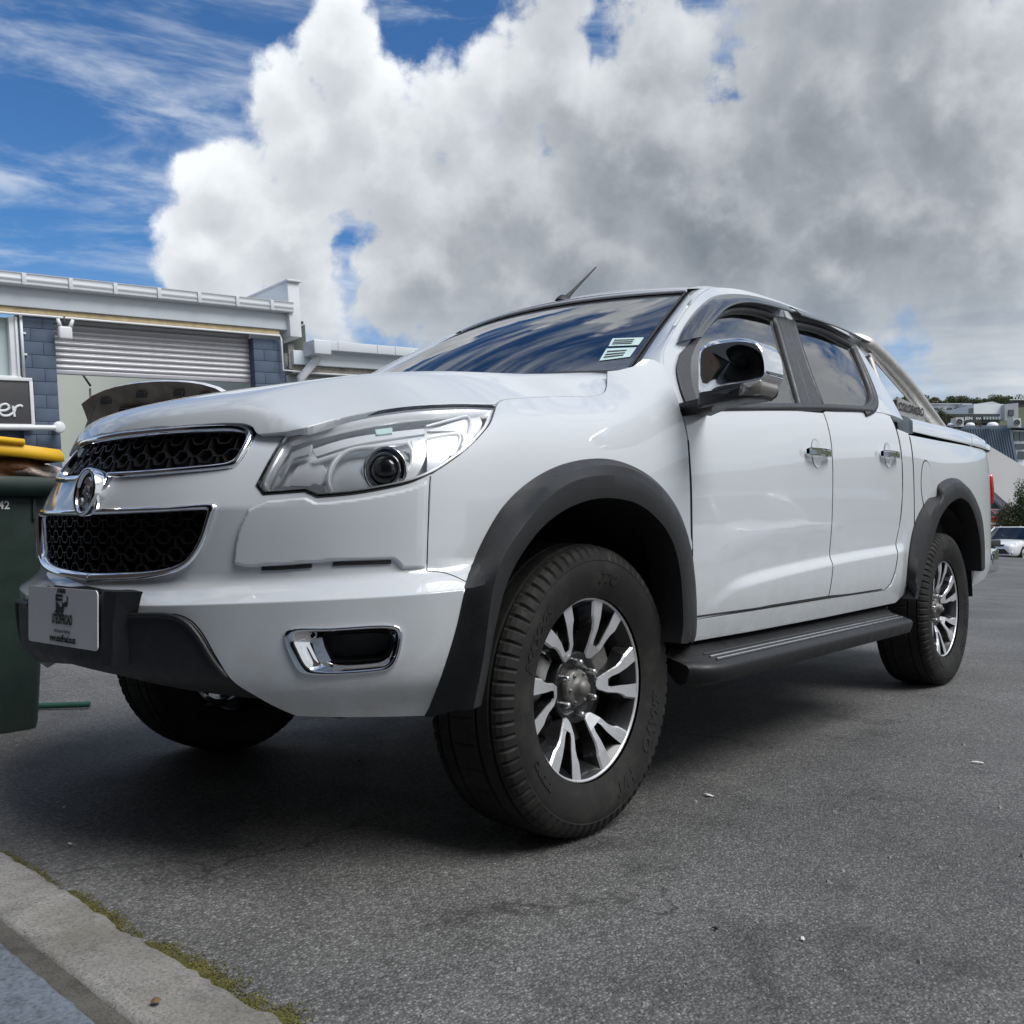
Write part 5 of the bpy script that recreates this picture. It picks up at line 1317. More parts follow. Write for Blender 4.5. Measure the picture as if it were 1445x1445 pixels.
# moss in the joint
MOSS = varied('moss', (.115, .108, .028), .95, .45, 30)
m = MB()
for _ in range(22000):
    x = rng.uniform(-.4, 1.6); dens = .25+.75*max(0, min(1, (x-.0)/.9))
    if rng.rand() > (.25+.75*dens)*max(0., min(1., .75+.8*math.sin(x*9.1)*math.sin(x*23.7+1)+.3*math.sin(x*61))): continue
    y = np.interp(x, ex, eo)+abs(rng.randn())*(.006+.016*dens)+.001-.006*rng.rand(); s = rng.uniform(.0008, .0024)*(.7+.6*dens); a = rng.uniform(0, 6.28)
    p = [(x+s*math.cos(a+k*2.09), y+s*math.sin(a+k*2.09), .0005+rng.uniform(0, .004)) for k in range(3)]+[(x+rng.randn()*s*.5, y+rng.randn()*s*.5, .002+s*rng.uniform(.4, 1.1))]
    m.add(p, [(0, 1, 3), (1, 2, 3), (2, 0, 3)])
tag(m.build('moss', MOSS, recalc=False), 'yellow green moss growing along the crumbling kerb edge', 'moss', kind='stuff')
# loose chips of stone on the asphalt
STONE = varied('chip_stone', (.26, .255, .245), .85, .35, 50)
m = MB()
for _ in range(5200):
    if rng.rand() < .7: x, y = rng.uniform(1.2, 3.6), rng.uniform(-1.0, 2.2)
    else: x, y = rng.uniform(-2.2, 5), rng.uniform(-1.0, 6)
    if -1.0 < x < 1.0 and y > -.8 and rng.rand() < .7: continue
    s = rng.uniform(.0012, .0034)*(1+1.2*(rng.rand() < .05)); a = rng.uniform(0, 6.28); k = 5
    base = [(x+s*rng.uniform(.7, 1.3)*math.cos(a+j*6.283/k), y+s*rng.uniform(.7, 1.3)*math.sin(a+j*6.283/k), 0) for j in range(k)]
    top_ = [(x+(q[0]-x)*.6, y+(q[1]-y)*.6, s*rng.uniform(.5, 1.0)) for q in base]
    m.add(base+top_, [(j, (j+1) % k, k+(j+1) % k, k+j) for j in range(k)]+[tuple(range(k, 2*k))])
tag(m.build('gravel', STONE, recalc=False), 'loose pale stone chips scattered over the asphalt', 'gravel', kind='stuff')
PAPER = varied('paper_scrap', (.68, .68, .66), .8, .1, 60); LEAF = varied('dead_leaf', (.16, .09, .035), .8, .3, 60)
def scrap(px, py, w, h, mat, name, label, cat):
    P = atZ(px, py, 0.0); a = random.uniform(0, 3.1); m = MB(); k = 7
    pts = [(P[0]+w*random.uniform(.5, 1.1)*math.cos(a+j*6.283/k), P[1]+h*random.uniform(.5, 1.1)*math.sin(a+j*6.283/k), .003+random.uniform(0, .005)) for j in range(k)]
    c = (P[0], P[1], .007); top = [(p[0], p[1], p[2]+.0012) for p in pts]
    m.add(pts+top+[c, (c[0], c[1], c[2]+.0012)], [(j, (j+1) % k, 2*k) for j in range(k)]+[(k+j, k+(j+1) % k, 2*k+1) for j in range(k)]+[(j, (j+1) % k, k+(j+1) % k, k+j) for j in range(k)])
    tag(m.build(name, mat), label, cat)
scrap(98, 1193, .012, .006, PAPER, 'paper_scrap', 'small torn white paper scrap on asphalt in front of the kerb', 'litter')
scrap(90, 1141, .010, .005, PAPER, 'paper_scrap', 'grey paper flake in the shadow before the front bumper', 'litter')
scrap(1378, 1078, .030, .008, PAPER, 'wood_splinter', 'pale splinter lying on open asphalt beside the pickup', 'litter')
scrap(1133, 1328, .006, .005, PAPER, 'pebble', 'single bright white pebble on the foreground asphalt', 'pebble')
scrap(1010, 1314, .009, .005, BLACK, 'bottle_cap', 'small dark flattened cap on the foreground asphalt', 'litter')
scrap(1000, 1124, .022, .010, PAPER, 'paint_fleck', 'white paint flecks on asphalt behind the front wheel', 'litter')
m = None
P = atZ(220, 1411, .02); mm = MB(); mm.lathe([(.0, .004), (.006, .003), (.009, 0)], 9, Matrix.Translation((P[0], P[1], .019))); tag(mm.build('dry_leaf', LEAF), 'tiny brown dry leaf on the concrete kerb', 'leaf')

# ================================================================ workshop building on the far side
ROLLV = math.radians(3.4); bvec = -math.sin(ROLLV)*CR+math.cos(ROLLV)*CU; a0v = math.cos(ROLLV)*CR+math.sin(ROLLV)*CU
PSI = math.radians(41.5); avec = math.cos(PSI)*a0v+math.sin(PSI)*CF; nvec = np.cross(avec, bvec)
if np.dot(nvec, CF) > 0: nvec = -nvec
BO = atD(79, 455, 14.8)
def W(px, py, w=0.):
    P = planehit(px, py, BO+nvec*w, nvec)-BO; return np.array((P@avec, P@bvec))
BM = Matrix(((avec[0], -nvec[0], bvec[0], BO[0]), (avec[1], -nvec[1], bvec[1], BO[1]), (avec[2], -nvec[2], bvec[2], BO[2]), (0, 0, 0, 1)))
bld = empty('workshop_building', 'workshop with dark blue block pillars, half open grey roller door and pale fascia', 'building'); bld.matrix_world = BM
# local axes: x along the wall, y into the building, z up; z of the ground:
VG = -(BO[2])/bvec[2]-.15
BLOCK = varied('painted_block', (.080, .108, .155), .75, .22, 3.5, .35, 55)
MORT = varied('painted_mortar', (.062, .084, .120), .85, .2, 6, .3, 70)
FASC = varied('pale_fascia', (.62, .665, .70), .55, .06, 1.2)
GUT = varied('gutter_metal', (.62, .65, .68), .40, .05, 2.0, coat=.2)
TIMB = varied('weathered_timber', (.58, .46, .26), .8, .25, 8)
ROLLD = varied('roller_steel', (.44, .44, .46), .38, .08, 2.5, metal=.35)
WHITEP = varied('white_enamel', (.72, .73, .74), .4, .06, 5)
DARKP = varied('sign_charcoal', (.055, .053, .055), .45, .08, 4)
INTW = varied('interior_wall', (.46, .49, .44), .85, .06, 1.0)
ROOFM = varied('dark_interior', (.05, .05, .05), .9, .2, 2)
WINF = glassmat('frosted_glass', (.55, .62, .60), .15, .25, 1.6)
FROST = varied('frosted_pane', (.42, .50, .49), .35, .10, 1.4)
uL, uR = W(27, 500)[0], W(79, 500)[0]; u2L, u2R = W(358, 500)[0], W(401, 500)[0]
vTop = W(79, 447)[1]; 
full = MB(); full.box((0, 0, 0), (.3965, .19, .1965), bev=.006); fullme = full.mesh('block'); fullme.materials.append(BLOCK)
halfb = MB(); halfb.box((0, 0, 0), (.1965, .19, .1965), bev=.006); halfme = halfb.mesh('block'); halfme.materials.append(BLOCK)
def pillar(ua, ub, vt):
    n = max(1, round((ub-ua)/.2)); sc = (ub-ua)/(n*.2); r = 0; v = vt-.1
    m = MB(); m.box(((ua+ub)/2, .10, (vt+VG)/2), (ub-ua-.012, .17, vt-VG), ); core = m.build('pillar', MORT, bld)
    while v > VG-.1:
        k = 0; pos = ua
        if r % 2: seq = [1]+[2]*((n-1)//2)+([1] if (n-1) % 2 else [])
        else: seq = [2]*(n//2)+([1] if n % 2 else [])
        for q in seq:
            o = bpy.data.objects.new('block', fullme if q == 2 else halfme); col.objects.link(o); o.parent = core
            wq = q*.2*sc; o.location = (pos+wq/2, .095+random.uniform(-.002, .002), v); o.scale = (sc, 1, 1); pos += wq
        v -= .2; r += 1
pillar(uL, uR, vTop); pillar(u2L, u2R, W(380, 478)[1])
# roller door
d0, d1 = uR-.02, u2L+.02; vb = W(79.7, 519)[1]; vdt = vTop+.04
nsl = 9; hs_ = (vdt-vb)/nsl
sm_ = MB(); prof = [(0, -.5), (.006, -.42), (.026, -.28), (.034, -.05), (.030, .2), (.012, .36), (.0, .42), (.0, .5)]
sm_.loft([[(d0, .19-p[0]*.7, p[1]*hs_) for p in prof], [(d1, .19-p[0]*.7, p[1]*hs_) for p in prof]]); slme = sm_.mesh('door_slat'); slme.materials.append(ROLLD)
m = MB(); m.box(((d0+d1)/2, .20, vb-.03), (d1-d0, .05, .07), bev=.01); rdr = m.build('roller_door', ROLLD, bld)
for k in range(nsl):
    o = bpy.data.objects.new('door_slat', slme); col.objects.link(o); o.parent = rdr; o.location = (0, 0, vb+hs_*(k+.5))
m = MB(); m.box(((d0+d1)/2, .50, vdt+.05), (d1-d0, .3, .35)); m.build('door_shadow_box', ROOFM, bld)  # dark box added behind the top slats to stand in for shade
# interior room
x0, x1, yd = uL-1.5, u2R+.6, 6.0
m = MB(); m.loft([[(d0-.05, .25, VG), (d0-.05, yd, VG)], [(d0-.05, .25, vTop+.3), (d0-.05, yd, vTop+.3)]]); m.loft([[(d0-.05, yd, VG), (x1, yd, VG)], [(d0-.05, yd, vTop+.3), (x1, yd, vTop+.3)]]); m.loft([[(x1, .25, VG), (x1, yd, VG)], [(x1, .25, vTop+.3), (x1, yd, vTop+.3)]]); m.build('inner_wall', INTW, bld)
m = MB(); m.box(((d0+x1)/2, .9, vTop+.34), (x1-d0, 1.2, .05)); m.build('inner_ceiling', ROOFM, bld)
# conduits on the inner wall
for (q0, q1) in (((113, 523), (128, 545)), ((127, 548), (130, 600))):
    pa = W(*q0, -3.0); pb = W(*q1, -3.0); m = MB(); m.tube([(pa[0], 3.0, pa[1]), (pb[0], 3.0, pb[1])], .02, 6); m.build('inner_cable', TRIMB, bld)
# top band: fascia, timber, gutter
ge = W(405, 437); g0 = W(-260, 380)[0]
def band(name, ptop, pbot, y0, y1, mat, ua, ub):
    vt, vb_ = W(*ptop)[1], W(*pbot)[1]; m = MB(); m.box(((ua+ub)/2, (y0+y1)/2, (vt+vb_)/2), (ub-ua, abs(y1-y0), vt-vb_), bev=.006); return m.build(name, mat, bld), vt, vb_
band('fascia', (0, 403), (0, 432), -.10, .1, FASC, g0, u2R+.05)
band('timber_trim', (0, 432.5), (0, 440), -.06, .1, TIMB, g0, u2R-.1)
vt, vb_ = W(0, 387.5)[1], W(0, 404.5)[1]
m = MB(); h = vt-vb_; sec = [(-.10, vb_), (-.24, vb_), (-.25, vb_+.03*h/.2), (-.235, vb_+.35*h), (-.25, vb_+.40*h), (-.25, vb_+.62*h), (-.235, vb_+.66*h), (-.255, vb_+.95*h), (-.265, vt), (-.255, vt), (-.24, vt-.02), (-.10, vt-.02)]
guR = W(405, 443)[0]
m.loft([[(g0, y, z) for y, z in sec], [(guR, y, z) for y, z in sec]]); m.add([(guR, y, z) for y, z in sec], [tuple(range(len(sec)))]); gut = m.build('gutter', GUT, bld)
for px in (-60, -15, 28, 93, 155, 216, 272, 325, 373):
    u = W(px, 415)[0]; m = MB(); m.box((u, -.262, (vt+vb_)/2), (.06, .012, h*.98), bev=.003); m.build('gutter_strap', GUT, gut)
# parapet end wall and roof behind
pu0, pu1 = W(400, 440)[0], W(416, 440)[0]; pt, pb_ = W(408, 402)[1], W(408, 478)[1]
m = MB(); m.box(((pu0+pu1)/2, 1.9, (pt+pb_)/2), (pu1-pu0, 4.2, pt-pb_), bev=.01); m.build('parapet', WHITEP, bld)
m = MB(); m.box(((pu0+pu1)/2, 1.9, pt+.02), (pu1-pu0+.06, 4.3, .04), bev=.01); m.build('parapet_cap', GUT, bld)
m = MB(); m.loft([[(g0, -.1, vt-.05), (pu0, -.1, vt-.05)], [(g0, 1.3, vt+.02), (pu0, 1.3, vt+.02)]]); m.build('roof_sheet', GUT, bld)
# window beside the pillar
wl, wr = W(-200, 490)[0], W(27, 490)[0]; wt, wbm = W(20, 447)[1], W(20, 534)[1]
m = MB(); m.box(((wl+wr)/2, .12, (wt+wbm)/2), (wr-wl, .02, wt-wbm)); win = m.build('window', FROST, bld)
wf = W(14, 490)[0]
m = MB(); m.box(((wf+wr)/2, .06, (wt+wbm)/2), (wr-wf, .12, wt-wbm), bev=.012); m.build('window_frame', WHITEP, win)
m = MB(); m.box(((wf+wr)/2+.03, .03, (wt+wbm)/2), (.03, .12, wt-wbm), bev=.006); m.build('window_frame', WHITEP, win)
m = MB(); m.box(((wl+wr)/2, .05, wbm), (wr-wl, .16, .07), bev=.01); m.build('window_sill', WHITEP, win)
m = MB(); m.box(((wl+uL)/2, .15, (wbm+VG)/2-.02), (uL-wl, .1, wbm-VG-.04)); m.build('wall_below_window', BLOCK, bld)
# conduits on the facade
m = MB(); e0, e1 = W(-100, 440), W(392, 478); m.tube([(e0[0], -.08, W(0, 442.5)[1]), (e1[0], -.08, W(0, 442.5)[1]), (e1[0]+.02, -.08, W(0, 442.5)[1]-.06), (e1[0]+.02, -.08, W(392, 523)[1]), (e1[0]+.5, -.08, W(392, 523)[1]-.02)], .02, 8); m.build('conduit', WHITEP, bld)
m = MB(); m.tube([(wr+.04, -.02, vTop), (wr+.04, -.02, wbm)], .022, 8); m.build('conduit', WHITEP, bld)
for py in (470, 500): 
    q = W(25, py); m = MB(); m.box((wr+.07, -.02, q[1]), (.06, .03, .03), bev=.006); m.build('conduit_clip', WHITEP, bld)
# raw concrete patch at the corner
m = MB(); q0, q1 = W(405, 486), W(416, 522); m.box(((q0[0]+q1[0])/2, -.01, (q0[1]+q1[1])/2), (q1[0]-q0[0], .06, q0[1]-q1[1]), bev=.015); m.build('concrete_patch', CONC, bld)

# sign, handrail and light fitting hang on the facade: things of their own
sg_ = empty('wall_sign', 'charcoal sign with white frame and white handwritten letters fixed to the workshop wall', 'sign'); sg_.matrix_world = BM
s0, s1, sv0, sv1 = W(-150, 570)[0], W(42.5, 570)[0], W(38, 537)[1], W(41, 602)[1]
m = MB(); m.box(((s0+s1)/2, -.07, (sv0+sv1)/2), (s1-s0, .04, sv0-sv1), bev=.004); m.build('board', DARKP, sg_)
for (c, d) in ((((s0+s1)/2, -.085, sv0), (s1-s0+.04, .05, .05)), (((s0+s1)/2, -.085, sv1), (s1-s0+.04, .05, .05)), ((s1, -.085, (sv0+sv1)/2), (.05, .052, sv0-sv1-.05))):
    m = MB(); m.box(c, d, bev=.006); m.build('sign_frame', WHITEP, sg_)
def hand(strokes, u0, v0, k, mb):
    for st in strokes: mb.tube([(u0+x*k, -.094, v0+y*k) for x, y in C(st, 5)], .020, 6)
q = W(3, 580); kk = (W(3, 572)[1]-W(3, 589)[1])
m = MB(); eu = W(0, 580)[0]; hand([[(-.55, .45), (.0, .5), (.25, .75), (.05, 1.0), (-.35, .9), (-.55, .5), (-.35, .1), (.1, .05), (.55, .3)]], W(6.5, 588)[0], W(6.5, 588.5)[1], kk, m); m.build('letter', WHITEP, sg_)
m = MB(); hand([[(0, .95), (.05, .5), (.1, .05)], [(.1, .45), (.25, .85), (.6, 1.0), (.75, .9)]], W(16, 588)[0], W(16, 590)[1], kk, m); m.build('letter', WHITEP, sg_)
rl_ = empty('handrail', 'white round pipe rail with end flange below the charcoal sign', 'handrail'); rl_.matrix_world = BM
ru = W(72, 606); m = MB(); m.tube([(W(-200, 606)[0], -.22, ru[1]), (ru[0], -.22, ru[1])], .042, 14); m.build('rail', WHITEP, rl_)
m = MB(); m.lathe([(.0, .02), (.070, .018), (.088, .006), (.09, -.01), (.06, -.03), (.04, -.2)], 24, Matrix.Translation((ru[0]+.05, -.23, ru[1]+.01)) @ Matrix.Rotation(math.radians(90), 4, 'X')); m.build('flange', WHITEP, rl_)
fx = empty('security_light', 'white twin head security light hanging at the corner of the roller door', 'light'); fx.matrix_world = BM
q = W(87, 468); m = MB(); m.box((q[0], -.14, q[1]-.05), (.20, .12, .20), bev=.03); m.build('sensor_body', WHITEP, fx)
for dx in (-.09, .10):
    m = MB(); m.tube([(q[0]+dx*.7, -.16, q[1]+.02), (q[0]+dx*1.15, -.18, q[1]+.16)], [.035, .025], 8); m.build('lamp_head', WHITEP, fx)
m = MB(); m.tube([(q[0], -.10, q[1]+.05), (q[0]+.02, -.10, q[1]+.22)], .012, 6); m.build('hanger', TRIMB, fx)

# lower building next door
bl2 = empty('lower_workshop', 'lower neighbouring workshop with pale gutter and raw concrete lintel', 'building'); bl2.matrix_world = BM
c0, c1 = u2R+.12, W(640, 500)[0]
def bnd2(name, pt_, pb2, y0, y1, mat, ua=c0, ub=c1):
    vt2, vb2 = W(*pt_)[1], W(*pb2)[1]; m = MB(); m.box(((ua+ub)/2, (y0+y1)/2, (vt2+vb2)/2), (ub-ua, abs(y1-y0), vt2-vb2), bev=.008); return m.build(name, mat, bl2)
bnd2('gutter', (440, 484), (440, 497), -.30, -.08, GUT, W(440, 490)[0]); bnd2('fascia', (440, 497.5), (440, 517), -.12, .1, FASC)
bnd2('lintel', (440, 517.5), (440, 525.5), -.05, .15, conc('old_lintel', (.36, .33, .28), 9., stain=(.14, .12, .10))); bnd2('roller_door', (440, 529), (440, 620), .1, .2, ROLLD); bnd2('conduit', (440, 526), (440, 528.5), -.08, -.02, WHITEP)
for px in (466, 521, 546):
    u = W(px, 490)[0]; vt2, vb2 = W(440, 484)[1], W(440, 497)[1]; m = MB(); m.box((u, -.305, (vt2+vb2)/2), (.04, .012, (vt2-vb2)), bev=.003); m.build('gutter_strap', GUT, bl2)
q0, q1 = W(423, 485), W(448, 507); m = MB(); m.box(((q0[0]+q1[0])/2, -.30, (q0[1]+q1[1])/2), (q1[0]-q0[0], .40, q0[1]-q1[1]), bev=.02); m.build('rain_head', GUT, bl2)
q2, q3 = W(436, 508), W(414, 536); m = MB(); m.tube([(q2[0], -.25, q2[1]+.05), (q2[0]-.02, -.25, q2[1]-.06), (q3[0]+.05, -.15, q3[1]), (q3[0], -.13, q3[1]-.15), (q3[0], -.13, VG)], .075, 14); m.build('downpipe', WHITEP, bl2)
m = MB(); m.box(((c0+c1)/2, 2.2, (W(440, 497)[1]+VG)/2), (c1-c0, 3.9, W(440, 497)[1]-VG)); m.build('wall', INTW, bl2)

# ================================================================ wheelie bin with rubbish
BINM = varied('bin_green', (.018, .034, .028), .50, .2, 4, .15, 120)
YEL = varied('lid_yellow', (.82, .47, .02), .42, .10, 5)
def make_bag(name, c, r, seed, mat):
    bm = bmesh.new(); bmesh.ops.create_icosphere(bm, subdivisions=4, radius=1.0); rg = np.random.RandomState(seed); ph = rg.uniform(0, 6.28, (6, 3)); fr = rg.uniform(2, 9, (6, 3))
    for v in bm.verts:
        p = np.array(v.co); k = 1+sum(.05*math.sin(f_ @ p*1.0+h[0]) for f_, h in zip(fr, ph)); v.co = Vector((c[0]+p[0]*r[0]*k, c[1]+p[1]*r[1]*k, c[2]+p[2]*r[2]*k))
    me = bpy.data.meshes.new(name); bm.to_mesh(me); bm.free(); me.polygons.foreach_set('use_smooth', [True]*len(me.polygons)); return link(name, me, mat)
def plastic(name, colr, alpha):
    m = principled(name, colr, .18, coat=.6, spec=.7); t = NT(m); o = t.obj(); n = t.noise(o, 7, 6, .65, .6); b = np.array(colr)
    t.to(t.ramp(n, [(.3, tuple(b*.35)), (.5, tuple(b)), (.68, tuple(np.minimum(b*1.5+.1, 1)))]), 'Base Color'); t.bump(t.noise(o, 16, 6, .7, 1.2), 1.0, .03); return m
BX, BY = -1.66, -.27      # near corner of the bin foot
bin_ = empty('wheelie_bin', 'dark green wheelie bin with raised yellow lid and white number, beside the front bumper', 'bin', loc=(0, 0, 0))
def binring(z, k, r=.06, n=6, grow=0.):
    wx, wy = .30*k+grow, .27*k+grow; cx, cy = BX-.36, BY-.29; out = []
    for sx, sy, a0 in ((1, 1, 0), (-1, 1, 90), (-1, -1, 180), (1, -1, 270)):
        for q in range(n+1): a = math.radians(a0+90*q/n); out.append((cx+sx*(wx-r)+r*math.cos(a), cy+sy*(wy-r)+r*math.sin(a), z))
    return out
m = MB(); m.loft([binring(.0, 1.07), binring(.03, 1.09), binring(.6, 1.16), binring(.97, 1.20), binring(.98, 1.20)], True); m.add(binring(.0, 1.07), [tuple(range(28))]); m.build('body', BINM, bin_)
m = MB(); m.loft([binring(.955, 1.20, grow=.0), binring(.955, 1.20, grow=.035), binring(1.03, 1.21, grow=.038), binring(1.035, 1.21, grow=.03), binring(1.03, 1.20, grow=-.012), binring(.9, 1.18, grow=-.012)], True); m.build('rim', BINM, bin_)
for zz, yy in ((.85, -.03), (.85, -.30)):
    m = MB(); m.box((BX+.055-.36+.30, BY+yy-.02, .91), (.03, .012, .10), bev=.004); m.build('rib', BINM, bin_)
v, f = text_polys('842', .045, bold=.001); P = atX(6, 713, BX+.03); 
m = MB(); nx = BX-.36+.30*(1.16+.04*(P[2]-.6)/.37)+.0025
m.add([(nx, P[1]+p[0]-.0, P[2]+p[1]) for p in v], f); m.build('number', WHITEP, bin_)
# lid propped up on the bags
m = MB(); lid_rows = []
cx, cy = BX-.36, BY-.29
for t in np.linspace(0, 1, 8):
    lid_rows.append([(cx+.39-.80*t, cy-.335+.67*s, 1.150-.06*t+.018*math.sin(math.pi*s)+.02*math.sin(math.pi*t)) for s in np.linspace(0, 1, 9)])
m.loft(lid_rows); low = [[(p[0]+.004*np.sign(p[0]-cx), p[1], p[2]-.055) for p in r_] for r_ in lid_rows]
ring_t = lid_rows[0]+[r_[-1] for r_ in lid_rows[1:]]+lid_rows[-1][::-1][1:]+[r_[0] for r_ in lid_rows[::-1][1:-1]]
m.loft([ring_t, [(cx+(p[0]-cx)*1.03, cy+(p[1]-cy)*1.03, p[2]-.02) for p in ring_t], [(cx+(p[0]-cx)*1.035, cy+(p[1]-cy)*1.035, p[2]-.05) for p in ring_t], [(cx+(p[0]-cx)*1.0, cy+(p[1]-cy)*1.0, p[2]-.052) for p in ring_t]], True); ld = m.build('lid', YEL, bin_)
m = MB(); m.tube([(cx+.34, cy-.20, 1.150), (cx+.40, cy-.18, 1.172), (cx+.41, cy+.0, 1.180), (cx+.40, cy+.18, 1.172), (cx+.34, cy+.20, 1.150)], .013, 10); m.build('lid_handle', YEL, ld)
for sy in (-1, 1):
    m = MB(); m.tube([(cx-.28, cy+sy*.22, .10), (cx-.28, cy+sy*.30, .10)], .10, 20); m.build('bin_wheel', RUBBER, bin_)
tag(make_bag('rubbish_bag', (BX-.20, BY-.18, 1.055), (.21, .24, .065), 2, plastic('orange_film', (.42, .17, .06), .5)), 'crumpled orange brown plastic bag bulging under the yellow bin lid', 'rubbish bag')
tag(make_bag('rubbish_bag', (BX-.16, BY-.02, 1.06), (.17, .16, .06), 5, plastic('clear_film', (.52, .40, .34), .5)), 'crinkled clear plastic bag at the corner of the wheelie bin', 'rubbish bag')
tag(make_bag('rubbish_wrap', (BX-.07, BY-.26, 1.052), (.075, .10, .032), 9, plastic('blue_film', (.06, .26, .48), .5)), 'small blue plastic wrap stuffed into the wheelie bin', 'rubbish')
GRP = varied('green_tube', (.02, .085, .055), .45, .1, 5)
a_ = atZ(60, 996, .02); b_ = atZ(127, 994, .02); m = MB(); dd = b_-a_; m.tube([a_-dd*2, b_], .0135, 12); tag(m.build('pole', GRP), 'dark green round pole lying on the asphalt behind the wheelie bin', 'pole')
# ================================================================ other cars
CARW = principled('car_white', (.74, .75, .76), .3, coat=1.)
CARG = principled('car_graphite', (.05, .055, .06), .3, coat=1.)
CARR = principled('car_red', (.42, .02, .02), .3, coat=1.)
CARGL = glassmat('car_glass', (.16, .18, .19), .4, 0., 1.6)
HEADL = principled('headlight_bright', (.70, .72, .75), .12, .6, coat=1.)
UNDERH = varied('bonnet_underside', (.13, .115, .095), .8, .55, 5, .6, 25)
def make_car(name, label, paint, L=4.62, Wd=1.78, H=1.46, suv=False, hood_open=False, cat='car', group=None, boxy=0.):
    """front towards -y, centred, wheels on z = 0"""
    t = empty(name, label, cat, group)
    h = L/2; s = 1.0 if not suv else 1.0
    beltz = .92 if not suv else 1.05; hoodz = .90 if not suv else 1.04
    st = [-h, -h+.05, -h+.25, -h+.7, -h+1.25, -h+2.2, 0.4, h-1.2, h-.6, h-.15, h]
    wid = [.60, .72, .84, .90, .915, .92, .92, .915, .90, .84, .74]
    top = [.66, .74, hoodz-.13, hoodz-.05, hoodz+.03, beltz, beltz+.02, beltz+.05, beltz+.08, beltz+.02, .80]
    botm = [.28, .22, .19, .18, .18, .18, .18, .18, .20, .24, .32]
    rows_ = []
    for y, w, tz, bz in zip(st, wid, top, botm):
        w = w*Wd/1.84; sec = []
        for x, z in ((0, bz), (.80, bz), (.95, bz+.06), (1.0, bz+(tz-bz)*.45), (.99, bz+(tz-bz)*.75), (.93, tz-.05), (.80, tz), (.45, tz+.02), (0, tz+.03)): sec.append((x*w, y, z))
        rows_.append(sec+[(-x, y_, z) for x, y_, z in sec[::-1][1:-1]])
    m = MB(); m.loft(rows_, True); m.add(rows_[0], [tuple(range(16))]); m.add(rows_[-1], [tuple(range(16))])
    me = m.mesh('body'); o = link('body', me, paint, t)
    sub = o.modifiers.new('s', 'SUBSURF'); sub.levels = 2; sub.render_levels = 2
    # greenhouse
    yb0, yb1 = -h+1.15, (h-.55 if not suv else h-.18); yt0, yt1 = -h+2.0, (h-1.35 if not suv else h-.55)
    wb, wt = .86*Wd/1.84, .64*Wd/1.84
    def gh(k, z0, dz):
        return None
    m = MB(); B = [(-wb, yb0+.12, beltz), (-wb*.6, yb0-.05, beltz), (wb*.6, yb0-.05, beltz), (wb, yb0+.12, beltz), (wb, yb1-.1, beltz+.06), (-wb, yb1-.1, beltz+.06)]
    T = [(-wt, yt0+.05, H-.04), (-wt*.6, yt0-.02, H-.03), (wt*.6, yt0-.02, H-.03), (wt, yt0+.05, H-.04), (wt, yt1, H-.06), (-wt, yt1, H-.06)]
    m.loft([B, T], True, smooth=False); m.build('glasshouse', CARGL, t)
    # roof and pillars
    m = MB(); rf = []
    for k, z in ((1.0, 0), (.97, .03), (.7, .055), (0.02, .06)): rf.append([(p[0]*k, (p[1]-(yt0+yt1)/2)*(k if k > .9 else k)+(yt0+yt1)/2, H-.055+z) for p in T])
    m.loft(rf, True); m.build('roof', paint, t)
    for i, j in ((0, 0), (3, 3), (4, 4), (5, 5)):
        a, b = np.array(B[i]), np.array(T[j]); out = np.array((np.sign(a[0])*.012, 0, 0)); m = MB(); m.tube([a+out, b+out], .035, 6); m.build('pillar', paint, t)
    for sx in (1, -1):
        ym = (yt0+yt1)/2+.1; m = MB(); m.tube([(sx*(wb+.008), ym+.1, beltz+.02), (sx*(wt+.012), ym, H-.05)], .03, 6); m.build('pillar', BLACK, t)
        m = MB(); m.box((sx*(wb+.10), yb0+.55, beltz+.07), (.18, .09, .12), bev=.03); m.build('door_mirror', paint, t)
        # lamps
        m = MB(); hl_ = [(sx*.42, -h+.055, .70), (sx*.60, -h+.10, .73), (sx*.80, -h+.34, .76), (sx*.84, -h+.52, .78), (sx*.82, -h+.36, .68), (sx*.62, -h+.10, .63)]
        hl_ = [(p[0]*Wd/1.84, p[1]-.01, p[2]+(.12 if suv else 0)) for p in hl_]; m.add(hl_+[(p[0], p[1]+.06, p[2]) for p in hl_], [tuple(range(6))]+[(i, (i+1) % 6, 6+(i+1) % 6, 6+i) for i in range(6)]); m.build('headlight', HEADL, t)
        m = MB(); m.box((sx*.76, h-.12, .86), (.20, .14, .16), bev=.04); m.build('tail_light', REDLENS, t)
        m = MB(); m.lathe([(.0, .02), (.06, .018), (.075, 0)], 16, Matrix.Translation((sx*.64, -h+.07, .36)) @ Matrix.Rotation(math.radians(90), 4, 'X')); m.build('fog_light', HEADL, t)
    # grille, lower intake, plate
    dz = .12 if suv else 0.
    m = MB(); m.prism([(-.42, .06), (.42, .06), (.34, -.03), (-.34, -.03)], (1, 0, 0), (0, 0, 1), (0, .06, 0), O=(0, -h-.005, .66+dz)); m.build('grille', GLOSSB, t)
    m = MB(); m.prism([(-.40, .11), (.40, .11), (.62, -.11), (-.62, -.11)], (1, 0, 0), (0, 0, 1), (0, .10, 0), O=(0, -h-.012, .42+dz*.5)); m.build('intake', GLOSSB, t)
    m = MB(); m.box((0, -h-.005, .30), (1.25, .05, .035), bev=.01); m.build('bumper_strip', CHROME if not suv else BLACK, t)
    m = MB(); m.box((0, -h-.02, .44+dz*.5), (.36, .012, .125), bev=.004); m.build('number_plate', WHITEP, t)
    m = MB(); m.lathe([(.0, .012), (.055, .010), (.06, 0)], 20, Matrix.Translation((0, -h-.01, .70+dz)) @ Matrix.Rotation(math.radians(90), 4, 'X')); m.build('badge', CHROME, t)
